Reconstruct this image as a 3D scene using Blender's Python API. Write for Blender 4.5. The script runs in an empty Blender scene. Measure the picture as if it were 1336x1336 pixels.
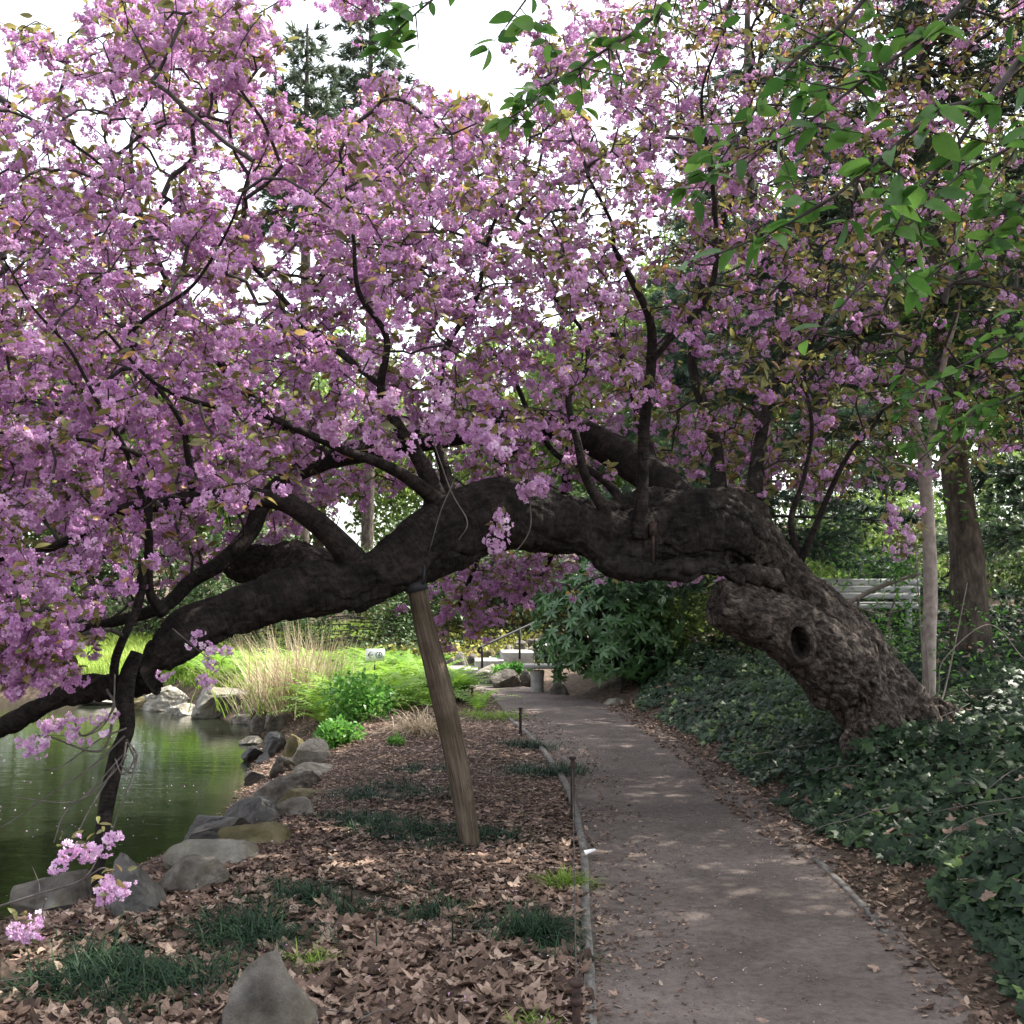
import bpy, math, random
import numpy as np
from mathutils import Vector, Matrix
R = math.radians
rng = np.random.default_rng(7)
random.seed(7)
S = bpy.context.scene
COL = S.collection

# ------------------------------------------------------------------ camera, sky, sun, exposure
F = 1433.0            # focal length in pixels of the 1336 px photograph
EYE = 1.6
PITCH = math.atan((775 - 668) / F)
cam_d = bpy.data.cameras.new('camera')
cam_d.sensor_width = 36.0
cam_d.lens = 36.0 * F / 1336.0
cam_d.clip_start = 0.05
cam_d.clip_end = 900
cam = bpy.data.objects.new('camera', cam_d)
COL.objects.link(cam)
cam.location = (0, 0, EYE)
cam.rotation_euler = (R(90) + PITCH, 0, 0)
S.camera = cam

SUN_EL, SUN_AZ = 52.0, 62.0       # azimuth measured clockwise from +Y (into the picture) towards +X (right)
sdir = Vector((math.sin(R(SUN_AZ)) * math.cos(R(SUN_EL)), math.cos(R(SUN_AZ)) * math.cos(R(SUN_EL)), math.sin(R(SUN_EL))))
w = bpy.data.worlds.new('World')
S.world = w
w.use_nodes = True
nt = w.node_tree
nt.nodes.clear()
sky = nt.nodes.new('ShaderNodeTexSky')
sky.sky_type = 'NISHITA'
sky.sun_disc = False
sky.sun_elevation = R(SUN_EL)
sky.sun_rotation = R(SUN_AZ)
sky.air_density = 1.0
sky.dust_density = 3.0
hs = nt.nodes.new('ShaderNodeHueSaturation')
hs.inputs['Saturation'].default_value = 0.30
bg = nt.nodes.new('ShaderNodeBackground')
bg.inputs['Strength'].default_value = 0.15
wo = nt.nodes.new('ShaderNodeOutputWorld')
nt.links.new(sky.outputs[0], hs.inputs['Color'])
nt.links.new(hs.outputs[0], bg.inputs[0])
nt.links.new(bg.outputs[0], wo.inputs[0])
sun_d = bpy.data.lights.new('sun', 'SUN')
sun_d.energy = 3.6
sun_d.angle = R(0.5)
sun_d.color = (1.0, 0.94, 0.84)
sun = bpy.data.objects.new('sun', sun_d)
COL.objects.link(sun)
sun.rotation_euler = sdir.to_track_quat('Z', 'Y').to_euler()
S.view_settings.view_transform = 'Standard'
S.view_settings.look = 'None'
S.view_settings.exposure = 2.0
S.view_settings.gamma = 1.0
S.cycles.use_denoising = True
S.cycles.max_bounces = 8
S.cycles.diffuse_bounces = 3
S.cycles.glossy_bounces = 3
S.cycles.transmission_bounces = 4
S.cycles.transparent_max_bounces = 4
S.cycles.sample_clamp_indirect = 6.0

CP, SP = math.cos(PITCH), math.sin(PITCH)
def at(px, py, Y):
    """point of the world seen at pixel (px, py) of the photograph at depth Y"""
    px = np.asarray(px, float); py = np.asarray(py, float); Y = np.asarray(Y, float)
    x = (px - 668) / F; z = (668 - py) / F
    dy = CP - z * SP; dz = SP + z * CP
    return np.stack([x / dy * Y, Y * np.ones_like(x), EYE + dz / dy * Y], -1)
def project(P):
    P = np.asarray(P, float)
    y = P[..., 1]; z = P[..., 2] - EYE
    f = y * CP + z * SP; u = -y * SP + z * CP
    return 668 + F * P[..., 0] / f, 668 - F * u / f

# ------------------------------------------------------------------ numeric noise
def _h(i, j, k, s):
    i = i.astype(np.int64); j = j.astype(np.int64); k = k.astype(np.int64)
    n = (i * 73856093) ^ (j * 19349663) ^ (k * 83492791) ^ (s * 2654435761)
    n = (n ^ (n >> 13)) * 1274126177
    n = n & 0xffffffff
    n = (n ^ (n >> 16)) * 2246822519 & 0xffffffff
    return ((n ^ (n >> 15)) & 0xffff) / 65535.0
def noise(P, s=0):
    P = np.asarray(P, float)
    I = np.floor(P); f = P - I; f = f * f * (3 - 2 * f)
    i, j, k = I[..., 0], I[..., 1], I[..., 2]
    fx, fy, fz = f[..., 0], f[..., 1], f[..., 2]
    def L(a, b, t): return a + (b - a) * t
    return L(L(L(_h(i, j, k, s), _h(i + 1, j, k, s), fx), L(_h(i, j + 1, k, s), _h(i + 1, j + 1, k, s), fx), fy),
             L(L(_h(i, j, k + 1, s), _h(i + 1, j, k + 1, s), fx), L(_h(i, j + 1, k + 1, s), _h(i + 1, j + 1, k + 1, s), fx), fy), fz) * 2 - 1
def fbm(P, o=4, s=0):
    P = np.asarray(P, float); t = 0; a = 1.0; n = 0
    for q in range(o):
        t = t + a * noise(P * (2 ** q), s + q); n += a; a *= .5
    return t / n

# ------------------------------------------------------------------ mesh helpers
class MB:
    """collects vertices, faces and per-vertex attributes of ONE mesh object"""
    def __init__(s): s.V = []; s.T = []; s.Q = []; s.v = []; s.bk = []; s.n = 0
    def add(s, V, T=None, Q=None, v=None, bk=None):
        V = np.asarray(V, float).reshape(-1, 3); n = len(V)
        s.V.append(V)
        if T is not None and len(T): s.T.append(np.asarray(T, np.int64) + s.n)
        if Q is not None and len(Q): s.Q.append(np.asarray(Q, np.int64) + s.n)
        s.v.append(np.broadcast_to(np.asarray(0.5 if v is None else v, float), (n,)))
        s.bk.append(V if bk is None else np.asarray(bk, float).reshape(-1, 3))
        s.n += n
        return s
    def build(s, name, mat, parent=None, smooth=True, origin=None):
        V = np.concatenate(s.V); v = np.concatenate(s.v); bk = np.concatenate(s.bk)
        T = np.concatenate(s.T) if s.T else np.zeros((0, 3), np.int64)
        Q = np.concatenate(s.Q) if s.Q else np.zeros((0, 4), np.int64)
        if origin is not None: V = V - np.asarray(origin)
        me = bpy.data.meshes.new(name)
        me.vertices.add(len(V)); me.vertices.foreach_set('co', V.astype(np.float32).ravel())
        me.loops.add(len(T) * 3 + len(Q) * 4)
        me.loops.foreach_set('vertex_index', np.concatenate([T.ravel(), Q.ravel()]).astype(np.int32))
        me.polygons.add(len(T) + len(Q))
        ls = np.concatenate([np.arange(len(T)) * 3, len(T) * 3 + np.arange(len(Q)) * 4]).astype(np.int32)
        me.polygons.foreach_set('loop_start', ls)
        me.update(calc_edges=True)
        if smooth: me.polygons.foreach_set('use_smooth', np.ones(len(T) + len(Q), bool))
        a = me.attributes.new('v', 'FLOAT', 'POINT'); a.data.foreach_set('value', v.astype(np.float32))
        a = me.attributes.new('bk', 'FLOAT_VECTOR', 'POINT'); a.data.foreach_set('vector', bk.astype(np.float32).ravel())
        if mat: me.materials.append(mat)
        o = bpy.data.objects.new(name, me)
        COL.objects.link(o)
        if origin is not None: o.location = origin
        if parent is not None:
            o.parent = parent
            o.location = Vector(o.location) - parent.location
        return o

def tag(o, label=None, cat=None, group=None, kind=None):
    if label: o['label'] = label
    if cat: o['category'] = cat
    if group: o['group'] = group
    if kind: o['kind'] = kind
    return o
def thing(name, label, cat, loc=(0, 0, 0), group=None):
    o = bpy.data.objects.new(name, None)
    o.empty_display_size = .2
    COL.objects.link(o); o.location = loc
    return tag(o, label, cat, group)
def part(mb, name, mat, parent, smooth=True, label=None):
    """a mesh given in world coordinates, parented to its (unrotated) thing"""
    o = mb.build(name, mat, None, smooth)
    p = parent; off = Vector((0, 0, 0))
    while p is not None:
        off += p.location; p = p.parent
    o.parent = parent
    o.location = -off
    if label: o['label'] = label
    return o

def spline(P, n):
    P = np.asarray(P, float)
    if len(P) == 2:
        t = np.linspace(0, 1, n)[:, None]; return P[0] * (1 - t) + P[1] * t
    Q = np.vstack([2 * P[0] - P[1], P, 2 * P[-1] - P[-2]])
    u = np.linspace(0, len(P) - 1 - 1e-9, n); i = u.astype(int); t = (u - i)[:, None]
    a, b, c, d = Q[i], Q[i + 1], Q[i + 2], Q[i + 3]
    return .5 * (2 * b + (c - a) * t + (2 * a - 5 * b + 4 * c - d) * t * t + (3 * b - a - 3 * c + d) * t ** 3)
def tube_arrays(P, rad, sides=8, n=None, rough=0.0, seed=0):
    P = np.asarray(P, float); rad = np.asarray(rad, float)
    if n is None:
        n = max(4, int(np.linalg.norm(np.diff(P, axis=0), axis=1).sum() / 0.05)); n = min(n, 160)
    C = spline(P, n)
    r = np.interp(np.linspace(0, len(P) - 1, n), np.arange(len(P)), rad)
    D = np.gradient(C, axis=0); D /= np.linalg.norm(D, axis=1)[:, None] + 1e-9
    up = np.array([0, 0, 1.0]) if abs(D[0, 2]) < .9 else np.array([1.0, 0, 0])
    N = np.zeros_like(D); x = np.cross(D[0], up); x /= np.linalg.norm(x)
    for i in range(n):
        x = x - D[i] * (x @ D[i]); x /= np.linalg.norm(x) + 1e-12; N[i] = x
    B = np.cross(D, N)
    s = np.concatenate([[0], np.cumsum(np.linalg.norm(np.diff(C, axis=0), axis=1))])
    a = np.arange(sides) / sides * 2 * np.pi
    ca, sa = np.cos(a), np.sin(a)
    rr = np.repeat(r[:, None], sides, 1)
    bk = np.stack([np.repeat(s[:, None], sides, 1), rr * ca, rr * sa], -1)
    if rough > 0:
        q = np.stack([np.repeat(s[:, None] * 3, sides, 1), 2 * ca[None] + 0 * rr, 2 * sa[None] + 0 * rr], -1)
        rr = rr * (1 + rough * fbm(q + seed * 7.3, 3, seed))
    V = C[:, None] + rr[..., None] * (N[:, None] * ca[None, :, None] + B[:, None] * sa[None, :, None])
    i = np.arange(n - 1)[:, None] * sides; j = np.arange(sides)[None]; jn = (j + 1) % sides
    Q = np.stack([i + j, i + jn, i + sides + jn, i + sides + j], -1).reshape(-1, 4)
    V = V.reshape(-1, 3); m = len(V)
    V = np.vstack([V, C[0], C[-1]])
    bk = np.vstack([bk.reshape(-1, 3), [0, 0, 0], [s[-1], 0, 0]])
    jj = np.arange(sides); jn = (jj + 1) % sides
    T = np.vstack([np.stack([jn, jj, 0 * jj + m], -1), np.stack([jj + (n - 1) * sides, jn + (n - 1) * sides, 0 * jj + m + 1], -1)])
    return V, T, Q, bk, C, r
def add_tube(mb, P, rad, sides=8, n=None, rough=0., seed=0, v=.5):
    V, T, Q, bk, C, r = tube_arrays(P, rad, sides, n, rough, seed)
    mb.add(V, T, Q, v, bk)
    return C, r
def add_segments(mb, A, B, ra, rb, sides=4, v=.5):
    """many straight tapered twigs at once"""
    D = B - A; L = np.linalg.norm(D, axis=1)[:, None] + 1e-9; D = D / L
    U = np.where(np.abs(D[:, 2:3]) < .9, np.array([[0, 0, 1.]]), np.array([[1., 0, 0]]))
    X = np.cross(D, U); X /= np.linalg.norm(X, axis=1)[:, None]; Y = np.cross(D, X)
    a = np.arange(sides) / sides * 2 * np.pi
    ring = X[:, None] * np.cos(a)[None, :, None] + Y[:, None] * np.sin(a)[None, :, None]
    V = np.concatenate([A[:, None] + ring * ra[:, None, None], B[:, None] + ring * rb[:, None, None]], 1)
    j = np.arange(sides); jn = (j + 1) % sides
    q = np.stack([j, jn, jn + sides, j + sides], -1)
    Q = (np.arange(len(A)) * 2 * sides)[:, None, None] + q[None]
    mb.add(V.reshape(-1, 3), None, Q.reshape(-1, 4), v)
def box(mb, c, s, rz=0., v=.5, bevel=0.0):
    c = np.asarray(c, float); s = np.asarray(s, float) / 2
    k = np.array([[x, y, z] for x in (-1, 1) for y in (-1, 1) for z in (-1, 1)], float) * s
    co, si = math.cos(rz), math.sin(rz)
    k = k @ np.array([[co, si, 0], [-si, co, 0], [0, 0, 1]])
    Q = [[0, 1, 3, 2], [4, 6, 7, 5], [0, 4, 5, 1], [2, 3, 7, 6], [0, 2, 6, 4], [1, 5, 7, 3]]
    mb.add(k + c, None, Q, v)
def frames(N, spin):
    """rotation matrices taking local z to N, with a spin about it"""
    N = N / (np.linalg.norm(N, axis=1)[:, None] + 1e-9)
    U = np.where(np.abs(N[:, 2:3]) < .95, np.array([[0, 0, 1.]]), np.array([[1., 0, 0]]))
    X = np.cross(U, N); X /= np.linalg.norm(X, axis=1)[:, None]; Y = np.cross(N, X)
    c, s = np.cos(spin)[:, None], np.sin(spin)[:, None]
    X2 = X * c + Y * s; Y2 = -X * s + Y * c
    return np.stack([X2, Y2, N], -1)
def frames_y(D, roll):
    """rotation matrices taking local y to D; local z leans up, rolled about D"""
    D = D / (np.linalg.norm(D, axis=1)[:, None] + 1e-9)
    U = np.where(np.abs(D[:, 2:3]) < .97, np.array([[0, 0, 1.]]), np.array([[1., 0, 0]]))
    X = np.cross(D, U); X /= np.linalg.norm(X, axis=1)[:, None]; Z = np.cross(X, D)
    c, s = np.cos(roll)[:, None], np.sin(roll)[:, None]
    X2 = X * c + Z * s; Z2 = -X * s + Z * c
    return np.stack([X2, D, Z2], -1)
def scatter(mb, tpl, loc, rot, sc, v):
    """copies of a small template (V, T, Q) baked into one mesh"""
    TV, TT, TQ = tpl; N = len(loc)
    if N == 0: return
    sc = np.asarray(sc, float)
    sc = sc[:, None, None] if sc.ndim == 1 else sc[:, None, :]
    V = np.einsum('nij,nkj->nki', rot, TV[None] * sc) + loc[:, None]
    off = (np.arange(N) * len(TV))[:, None, None]
    T = (off + TT[None]).reshape(-1, 3) if TT is not None and len(TT) else None
    Q = (off + TQ[None]).reshape(-1, 4) if TQ is not None and len(TQ) else None
    mb.add(V.reshape(-1, 3), T, Q, np.repeat(np.asarray(v, float) * np.ones(N), len(TV)))
def rdir(n, r=None):
    r = r or rng
    d = r.normal(size=(n, 3)); return d / np.linalg.norm(d, axis=1)[:, None]
def U(a, b, n=None): return rng.uniform(a, b, n)

# ------------------------------------------------------------------ materials
def newmat(name):
    m = bpy.data.materials.new(name); m.use_nodes = True
    t = m.node_tree; t.nodes.clear()
    o = t.nodes.new('ShaderNodeOutputMaterial')
    return m, t, o
def nd(t, kind, **kw):
    n = t.nodes.new(kind)
    for k, v in kw.items():
        if k in n.inputs: n.inputs[k].default_value = v
        else: setattr(n, k, v)
    return n
def ramp(t, stops):
    n = t.nodes.new('ShaderNodeValToRGB'); e = n.color_ramp.elements
    while len(e) < len(stops): e.new(.5)
    for i, (p, c) in enumerate(stops):
        e[i].position = p; e[i].color = (*c, 1)
    return n
def leafmat(name, stops, rough=.5, trans=.35, tgain=1.3, spec=.5, tstops=None, mottle=0.):
    """two-sided leaf or petal: colour picked per leaf, some light passing through"""
    m, t, o = newmat(name)
    a = nd(t, 'ShaderNodeAttribute', attribute_name='v')
    r = ramp(t, stops); t.links.new(a.outputs['Fac'], r.inputs[0])
    p = nd(t, 'ShaderNodeBsdfPrincipled', Roughness=rough)
    p.inputs['Specular IOR Level'].default_value = spec
    t.links.new(r.outputs[0], p.inputs['Base Color'])
    if mottle:
        tc = nd(t, 'ShaderNodeTexCoord'); nn_ = nd(t, 'ShaderNodeTexNoise', Scale=mottle, Detail=4., Roughness=.7); t.links.new(tc.outputs['Object'], nn_.inputs['Vector'])
        rm = ramp(t, [(.32, (.55, .52, .5)), (.5, (.95, .95, .95)), (.7, (1.25, 1.22, 1.2))]); t.links.new(nn_.outputs[0], rm.inputs[0])
        mm = nd(t, 'ShaderNodeMix', data_type='RGBA', blend_type='MULTIPLY'); mm.inputs[0].default_value = 1; t.links.new(r.outputs[0], mm.inputs[6]); t.links.new(rm.outputs[0], mm.inputs[7]); t.links.new(mm.outputs[2], p.inputs['Base Color'])
    if trans > 0:
        tr = nd(t, 'ShaderNodeBsdfTranslucent')
        r2 = ramp(t, tstops or [(q, tuple(min(1, x * tgain) for x in c)) for q, c in stops])
        t.links.new(a.outputs['Fac'], r2.inputs[0])
        t.links.new(r2.outputs[0], tr.inputs['Color'])
        mx = nd(t, 'ShaderNodeMixShader'); mx.inputs[0].default_value = trans
        t.links.new(p.outputs[0], mx.inputs[1]); t.links.new(tr.outputs[0], mx.inputs[2])
        t.links.new(mx.outputs[0], o.inputs[0])
    else:
        t.links.new(p.outputs[0], o.inputs[0])
    return m
def noisemat(name, stops, scale=5., detail=6., rough=.8, bump=.3, bscale=None, coord='Object', vec=(1, 1, 1), attr=None,
             spec=.3, dist=.02, stops2=None, scale2=1.0, rnd=0.0, metal=0.):
    m, t, o = newmat(name)
    if attr:
        c = nd(t, 'ShaderNodeAttribute', attribute_name=attr); out = c.outputs['Vector']
    else:
        c = nd(t, 'ShaderNodeTexCoord'); out = c.outputs[coord]
    mp = nd(t, 'ShaderNodeMapping'); mp.inputs['Scale'].default_value = vec
    t.links.new(out, mp.inputs[0])
    n = nd(t, 'ShaderNodeTexNoise', Scale=scale, Detail=detail, Roughness=.62)
    t.links.new(mp.outputs[0], n.inputs['Vector'])
    r = ramp(t, stops); t.links.new(n.outputs[0], r.inputs[0])
    colout = r.outputs[0]
    if stops2:
        n2 = nd(t, 'ShaderNodeTexNoise', Scale=scale2, Detail=5., Roughness=.6)
        t.links.new(out, n2.inputs['Vector'])
        r2 = ramp(t, stops2); t.links.new(n2.outputs[0], r2.inputs[0])
        mx = nd(t, 'ShaderNodeMix', data_type='RGBA', blend_type='MULTIPLY'); mx.inputs[0].default_value = 1
        t.links.new(colout, mx.inputs[6]); t.links.new(r2.outputs[0], mx.inputs[7]); colout = mx.outputs[2]
    if rnd:
        oi = nd(t, 'ShaderNodeObjectInfo')
        h = nd(t, 'ShaderNodeHueSaturation')
        mr = nd(t, 'ShaderNodeMapRange'); mr.inputs[3].default_value = 1 - rnd; mr.inputs[4].default_value = 1 + rnd
        t.links.new(oi.outputs['Random'], mr.inputs[0]); t.links.new(mr.outputs[0], h.inputs['Value'])
        t.links.new(colout, h.inputs['Color']); colout = h.outputs[0]
    p = nd(t, 'ShaderNodeBsdfPrincipled', Roughness=rough, Metallic=metal)
    p.inputs['Specular IOR Level'].default_value = spec
    t.links.new(colout, p.inputs['Base Color'])
    if bump:
        nb = nd(t, 'ShaderNodeTexNoise', Scale=bscale or scale * 3, Detail=8., Roughness=.7)
        t.links.new(mp.outputs[0], nb.inputs['Vector'])
        b = nd(t, 'ShaderNodeBump', Strength=bump, Distance=dist)
        t.links.new(nb.outputs[0], b.inputs['Height']); t.links.new(b.outputs[0], p.inputs['Normal'])
    t.links.new(p.outputs[0], o.inputs[0])
    return m
def plain(name, c, rough=.5, metal=0., spec=.5):
    m, t, o = newmat(name)
    p = nd(t, 'ShaderNodeBsdfPrincipled', Roughness=rough, Metallic=metal)
    p.inputs['Base Color'].default_value = (*c, 1); p.inputs['Specular IOR Level'].default_value = spec
    t.links.new(p.outputs[0], o.inputs[0]); return m

M = {}
# petals: mauve pink, some paler; young leaves bronze to olive
M['petal'] = leafmat('blossom_petals', [(0, (.38, .16, .37)), (.35, (.58, .31, .56)), (.7, (.74, .48, .72)), (1, (.92, .76, .88))], .65, .36, 1.06, .15)
M['bronze'] = leafmat('bronze_young_leaves', [(0, (.085, .085, .03)), (.4, (.15, .14, .048)), (.8, (.20, .215, .065)), (1, (.32, .18, .07))], .45, .38, 1.6, .4)
M['green_leaf'] = leafmat('fresh_green_leaves', [(0, (.030, .085, .018)), (.5, (.060, .145, .028)), (1, (.12, .23, .045))], .45, .42, 1.8, .3, mottle=30.)
M['far_leaf'] = leafmat('woodland_leaves', [(0, (.06, .10, .03)), (.5, (.13, .20, .05)), (1, (.26, .34, .09))], .55, .42, 1.5, .3)
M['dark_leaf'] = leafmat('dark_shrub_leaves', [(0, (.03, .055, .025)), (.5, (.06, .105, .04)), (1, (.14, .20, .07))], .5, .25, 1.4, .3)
M['needle'] = leafmat('pine_needles', [(0, (.025, .048, .032)), (.5, (.048, .085, .052)), (1, (.10, .16, .075))], .5, .25, 1.3, .3)
M['spruce'] = leafmat('spruce_needles', [(0, (.04, .06, .04)), (1, (.13, .17, .10))], .6, .2, 1.3, .2)
M['rhodo'] = leafmat('rhododendron_leaves', [(0, (.03, .08, .03)), (.5, (.06, .14, .05)), (1, (.13, .25, .08))], .33, .2, 1.4, .55)
M['ivy'] = leafmat('ivy_leaves', [(0, (.010, .024, .012)), (.45, (.026, .055, .024)), (.8, (.055, .10, .036)), (1, (.16, .24, .07))], .5, .12, 1.5, .28, mottle=30.)
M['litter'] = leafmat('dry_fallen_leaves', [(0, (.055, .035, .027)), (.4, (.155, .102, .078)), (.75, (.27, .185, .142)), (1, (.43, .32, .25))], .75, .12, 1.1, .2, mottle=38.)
M['mondo'] = leafmat('dark_grass_blades', [(0, (.012, .03, .018)), (.7, (.03, .065, .03)), (1, (.07, .13, .04))], .55, .15, 1.3, .2)
M['fern'] = leafmat('fern_fronds', [(0, (.09, .19, .02)), (.5, (.18, .32, .04)), (1, (.30, .44, .07))], .5, .42, 1.25, .3)
M['grass'] = leafmat('bright_grass', [(0, (.12, .21, .03)), (.6, (.24, .35, .055)), (1, (.38, .44, .12))], .5, .4, 1.25, .3)
M['straw'] = leafmat('dry_straw', [(0, (.26, .19, .12)), (.5, (.45, .36, .24)), (1, (.66, .57, .42))], .7, .2, 1.1, .2)
M['herb'] = leafmat('low_green_herbs', [(0, (.04, .13, .02)), (.5, (.08, .22, .035)), (1, (.18, .36, .06))], .45, .35, 1.4, .3)
M['cover'] = leafmat('yellow_green_ground_cover', [(0, (.10, .11, .03)), (.4, (.22, .24, .05)), (.75, (.42, .36, .10)), (1, (.50, .34, .14))], .6, .25, 1.3, .2)
M['twig'] = noisemat('twig_bark', [(.3, (.020, .016, .015)), (.7, (.060, .050, .045))], 30, rough=.8, bump=.2)
M['ptwig'] = noisemat('pale_twig_bark', [(.3, (.12, .10, .085)), (.7, (.24, .20, .17))], 20, rough=.8, bump=.2)
M['pinebark'] = noisemat('pine_bark', [(.3, (.028, .022, .018)), (.5, (.085, .066, .052)), (.75, (.20, .16, .125))], 9, rough=.9, bump=.8, vec=(.6, 1.6, 1.6), attr='bk', dist=.03)
M['paletrunk'] = noisemat('pale_sapling_bark', [(.25, (.13, .10, .09)), (.5, (.31, .25, .22)), (.8, (.46, .40, .35))], 9, rough=.75, bump=.5, vec=(1.3, 1.8, 1.8), attr='bk', dist=.01)
M['rock'] = noisemat('grey_brown_rock', [(.3, (.05, .044, .038)), (.45, (.14, .125, .11)), (.58, (.21, .19, .165)), (.7, (.36, .34, .30))], 5, detail=12, rough=.85, bump=1., bscale=11, dist=.04,
                     stops2=[(.35, (.66, .62, .52)), (.6, (1, 1, 1))], scale2=7, rnd=.16)
M['palerock'] = noisemat('pale_lichened_rock', [(.25, (.15, .135, .115)), (.5, (.30, .28, .245)), (.62, (.36, .34, .29)), (.75, (.44, .41, .35))], 6, detail=12, rough=.85, bump=1., bscale=12, dist=.04,
                     stops2=[(.35, (.62, .6, .5)), (.6, (1, 1, 1))], scale2=2.6, rnd=.12)
M['tanrock'] = noisemat('ochre_mossy_rock', [(.25, (.07, .06, .035)), (.5, (.18, .15, .085)), (.75, (.30, .25, .15))], 5, detail=12, rough=.9, bump=1., bscale=12, dist=.04,
                     stops2=[(.4, (.6, .62, .42)), (.6, (1, 1, 1))], scale2=3, rnd=.12)
M['darkrock'] = noisemat('wet_dark_rock', [(.3, (.022, .020, .018)), (.7, (.085, .075, .065))], 5, rough=.45, bump=.5, bscale=14, dist=.03, spec=.5, rnd=.2)
M['step'] = noisemat('pale_stone', [(.3, (.22, .205, .19)), (.7, (.40, .385, .36))], 9, rough=.85, bump=.3, dist=.01)
M['iron'] = noisemat('rusty_iron', [(.35, (.025, .018, .016)), (.7, (.085, .05, .04))], 40, rough=.7, bump=.3, dist=.004, metal=.3)
M['blackiron'] = plain('black_painted_iron', (.018, .018, .02), .6, 0., .25)
M['board'] = noisemat('weathered_edging_wood', [(.3, (.07, .064, .057)), (.7, (.21, .195, .18))], 14, rough=.9, bump=.25, vec=(3, 1, 3), dist=.01)
M['greywood'] = noisemat('weathered_grey_planks', [(.3, (.30, .31, .31)), (.7, (.56, .57, .57))], 5, rough=.8, bump=.3, vec=(1, 6, 6), dist=.01)
M['wire'] = plain('thin_dark_cord', (.05, .045, .045), .6)
M['dtwig'] = noisemat('dead_twig_bark', [(.3, (.06, .05, .045)), (.7, (.15, .13, .115))], 20, rough=.8, bump=.2)
def bark_material():
    m, t, o = newmat('cherry_bark')
    a = nd(t, 'ShaderNodeAttribute', attribute_name='bk')
    v = nd(t, 'ShaderNodeAttribute', attribute_name='v')
    def mapped(sc):
        mp = nd(t, 'ShaderNodeMapping'); mp.inputs['Scale'].default_value = sc
        t.links.new(a.outputs['Vector'], mp.inputs[0]); return mp
    m1 = mapped((2.4, 4, 4)); m2 = mapped((14, 2.2, 2.2)); m3 = mapped((1, 1, 1))
    n1 = nd(t, 'ShaderNodeTexNoise', Scale=7., Detail=9., Roughness=.68, Distortion=.6); t.links.new(m1.outputs[0], n1.inputs['Vector'])
    n2 = nd(t, 'ShaderNodeTexNoise', Scale=3., Detail=6., Roughness=.65); t.links.new(m2.outputs[0], n2.inputs['Vector'])
    n3 = nd(t, 'ShaderNodeTexNoise', Scale=5., Detail=5., Roughness=.6); t.links.new(m3.outputs[0], n3.inputs['Vector'])
    rough_c = ramp(t, [(.34, (.012, .009, .008)), (.46, (.070, .055, .046)), (.56, (.17, .138, .118)), (.70, (.34, .29, .25))]); t.links.new(n1.outputs[0], rough_c.inputs[0])
    smooth_c = ramp(t, [(.35, (.006, .005, .005)), (.55, (.018, .0145, .014)), (.75, (.045, .038, .035))]); t.links.new(n2.outputs[0], smooth_c.inputs[0])
    m4 = mapped((1.8, 8, 8)); dn = nd(t, 'ShaderNodeVectorMath', operation='ADD'); sc_ = nd(t, 'ShaderNodeVectorMath', operation='SCALE'); sc_.inputs['Scale'].default_value = 1.6
    t.links.new(n3.outputs['Color'], sc_.inputs[0]); t.links.new(m4.outputs[0], dn.inputs[0]); t.links.new(sc_.outputs[0], dn.inputs[1])
    vo = nd(t, 'ShaderNodeTexVoronoi', feature='DISTANCE_TO_EDGE', Scale=1.7, Randomness=1.); t.links.new(dn.outputs[0], vo.inputs['Vector'])
    rv = ramp(t, [(0, (.42, .4, .4)), (.06, (.85, .85, .85)), (.2, (1, 1, 1))]); t.links.new(vo.outputs['Distance'], rv.inputs[0])
    mx = nd(t, 'ShaderNodeMix', data_type='RGBA'); t.links.new(v.outputs['Fac'], mx.inputs[0])
    t.links.new(smooth_c.outputs[0], mx.inputs[6]); t.links.new(rough_c.outputs[0], mx.inputs[7])
    r3 = ramp(t, [(.38, (.45, .44, .43)), (.65, (1.1, 1.08, 1.05))]); t.links.new(n3.outputs[0], r3.inputs[0])
    mu = nd(t, 'ShaderNodeMix', data_type='RGBA', blend_type='MULTIPLY'); mu.inputs[0].default_value = 1
    t.links.new(mx.outputs[2], mu.inputs[6]); t.links.new(r3.outputs[0], mu.inputs[7])
    mc = nd(t, 'ShaderNodeMix', data_type='RGBA', blend_type='MULTIPLY'); t.links.new(v.outputs['Fac'], mc.inputs[0])
    t.links.new(mu.outputs[2], mc.inputs[6]); t.links.new(rv.outputs[0], mc.inputs[7])
    p = nd(t, 'ShaderNodeBsdfPrincipled', Roughness=.85); p.inputs['Specular IOR Level'].default_value = .15
    t.links.new(mc.outputs[2], p.inputs['Base Color'])
    hmix = nd(t, 'ShaderNodeMix', data_type='FLOAT'); t.links.new(v.outputs['Fac'], hmix.inputs[0])
    t.links.new(n2.outputs[0], hmix.inputs[2]); t.links.new(n1.outputs[0], hmix.inputs[3])
    b = nd(t, 'ShaderNodeBump', Strength=.9, Distance=.03); t.links.new(hmix.outputs[0], b.inputs['Height'])
    b2 = nd(t, 'ShaderNodeBump', Strength=.5, Distance=.02); t.links.new(rv.outputs[0], b2.inputs['Height']); t.links.new(b.outputs[0], b2.inputs['Normal'])
    t.links.new(b2.outputs[0], p.inputs['Normal']); t.links.new(p.outputs[0], o.inputs[0])
    return m
M['bark'] = bark_material()
M['propwood'] = noisemat('weathered_prop_wood', [(.32, (.045, .032, .022)), (.45, (.13, .095, .065)), (.6, (.20, .155, .11)), (.75, (.31, .25, .18))], 6, detail=10, rough=.85, bump=1., vec=(.45, 9, 9), attr='bk', dist=.03,
                         stops2=[(.4, (.55, .55, .5)), (.62, (1, 1, 1))], scale2=3.)

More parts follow.
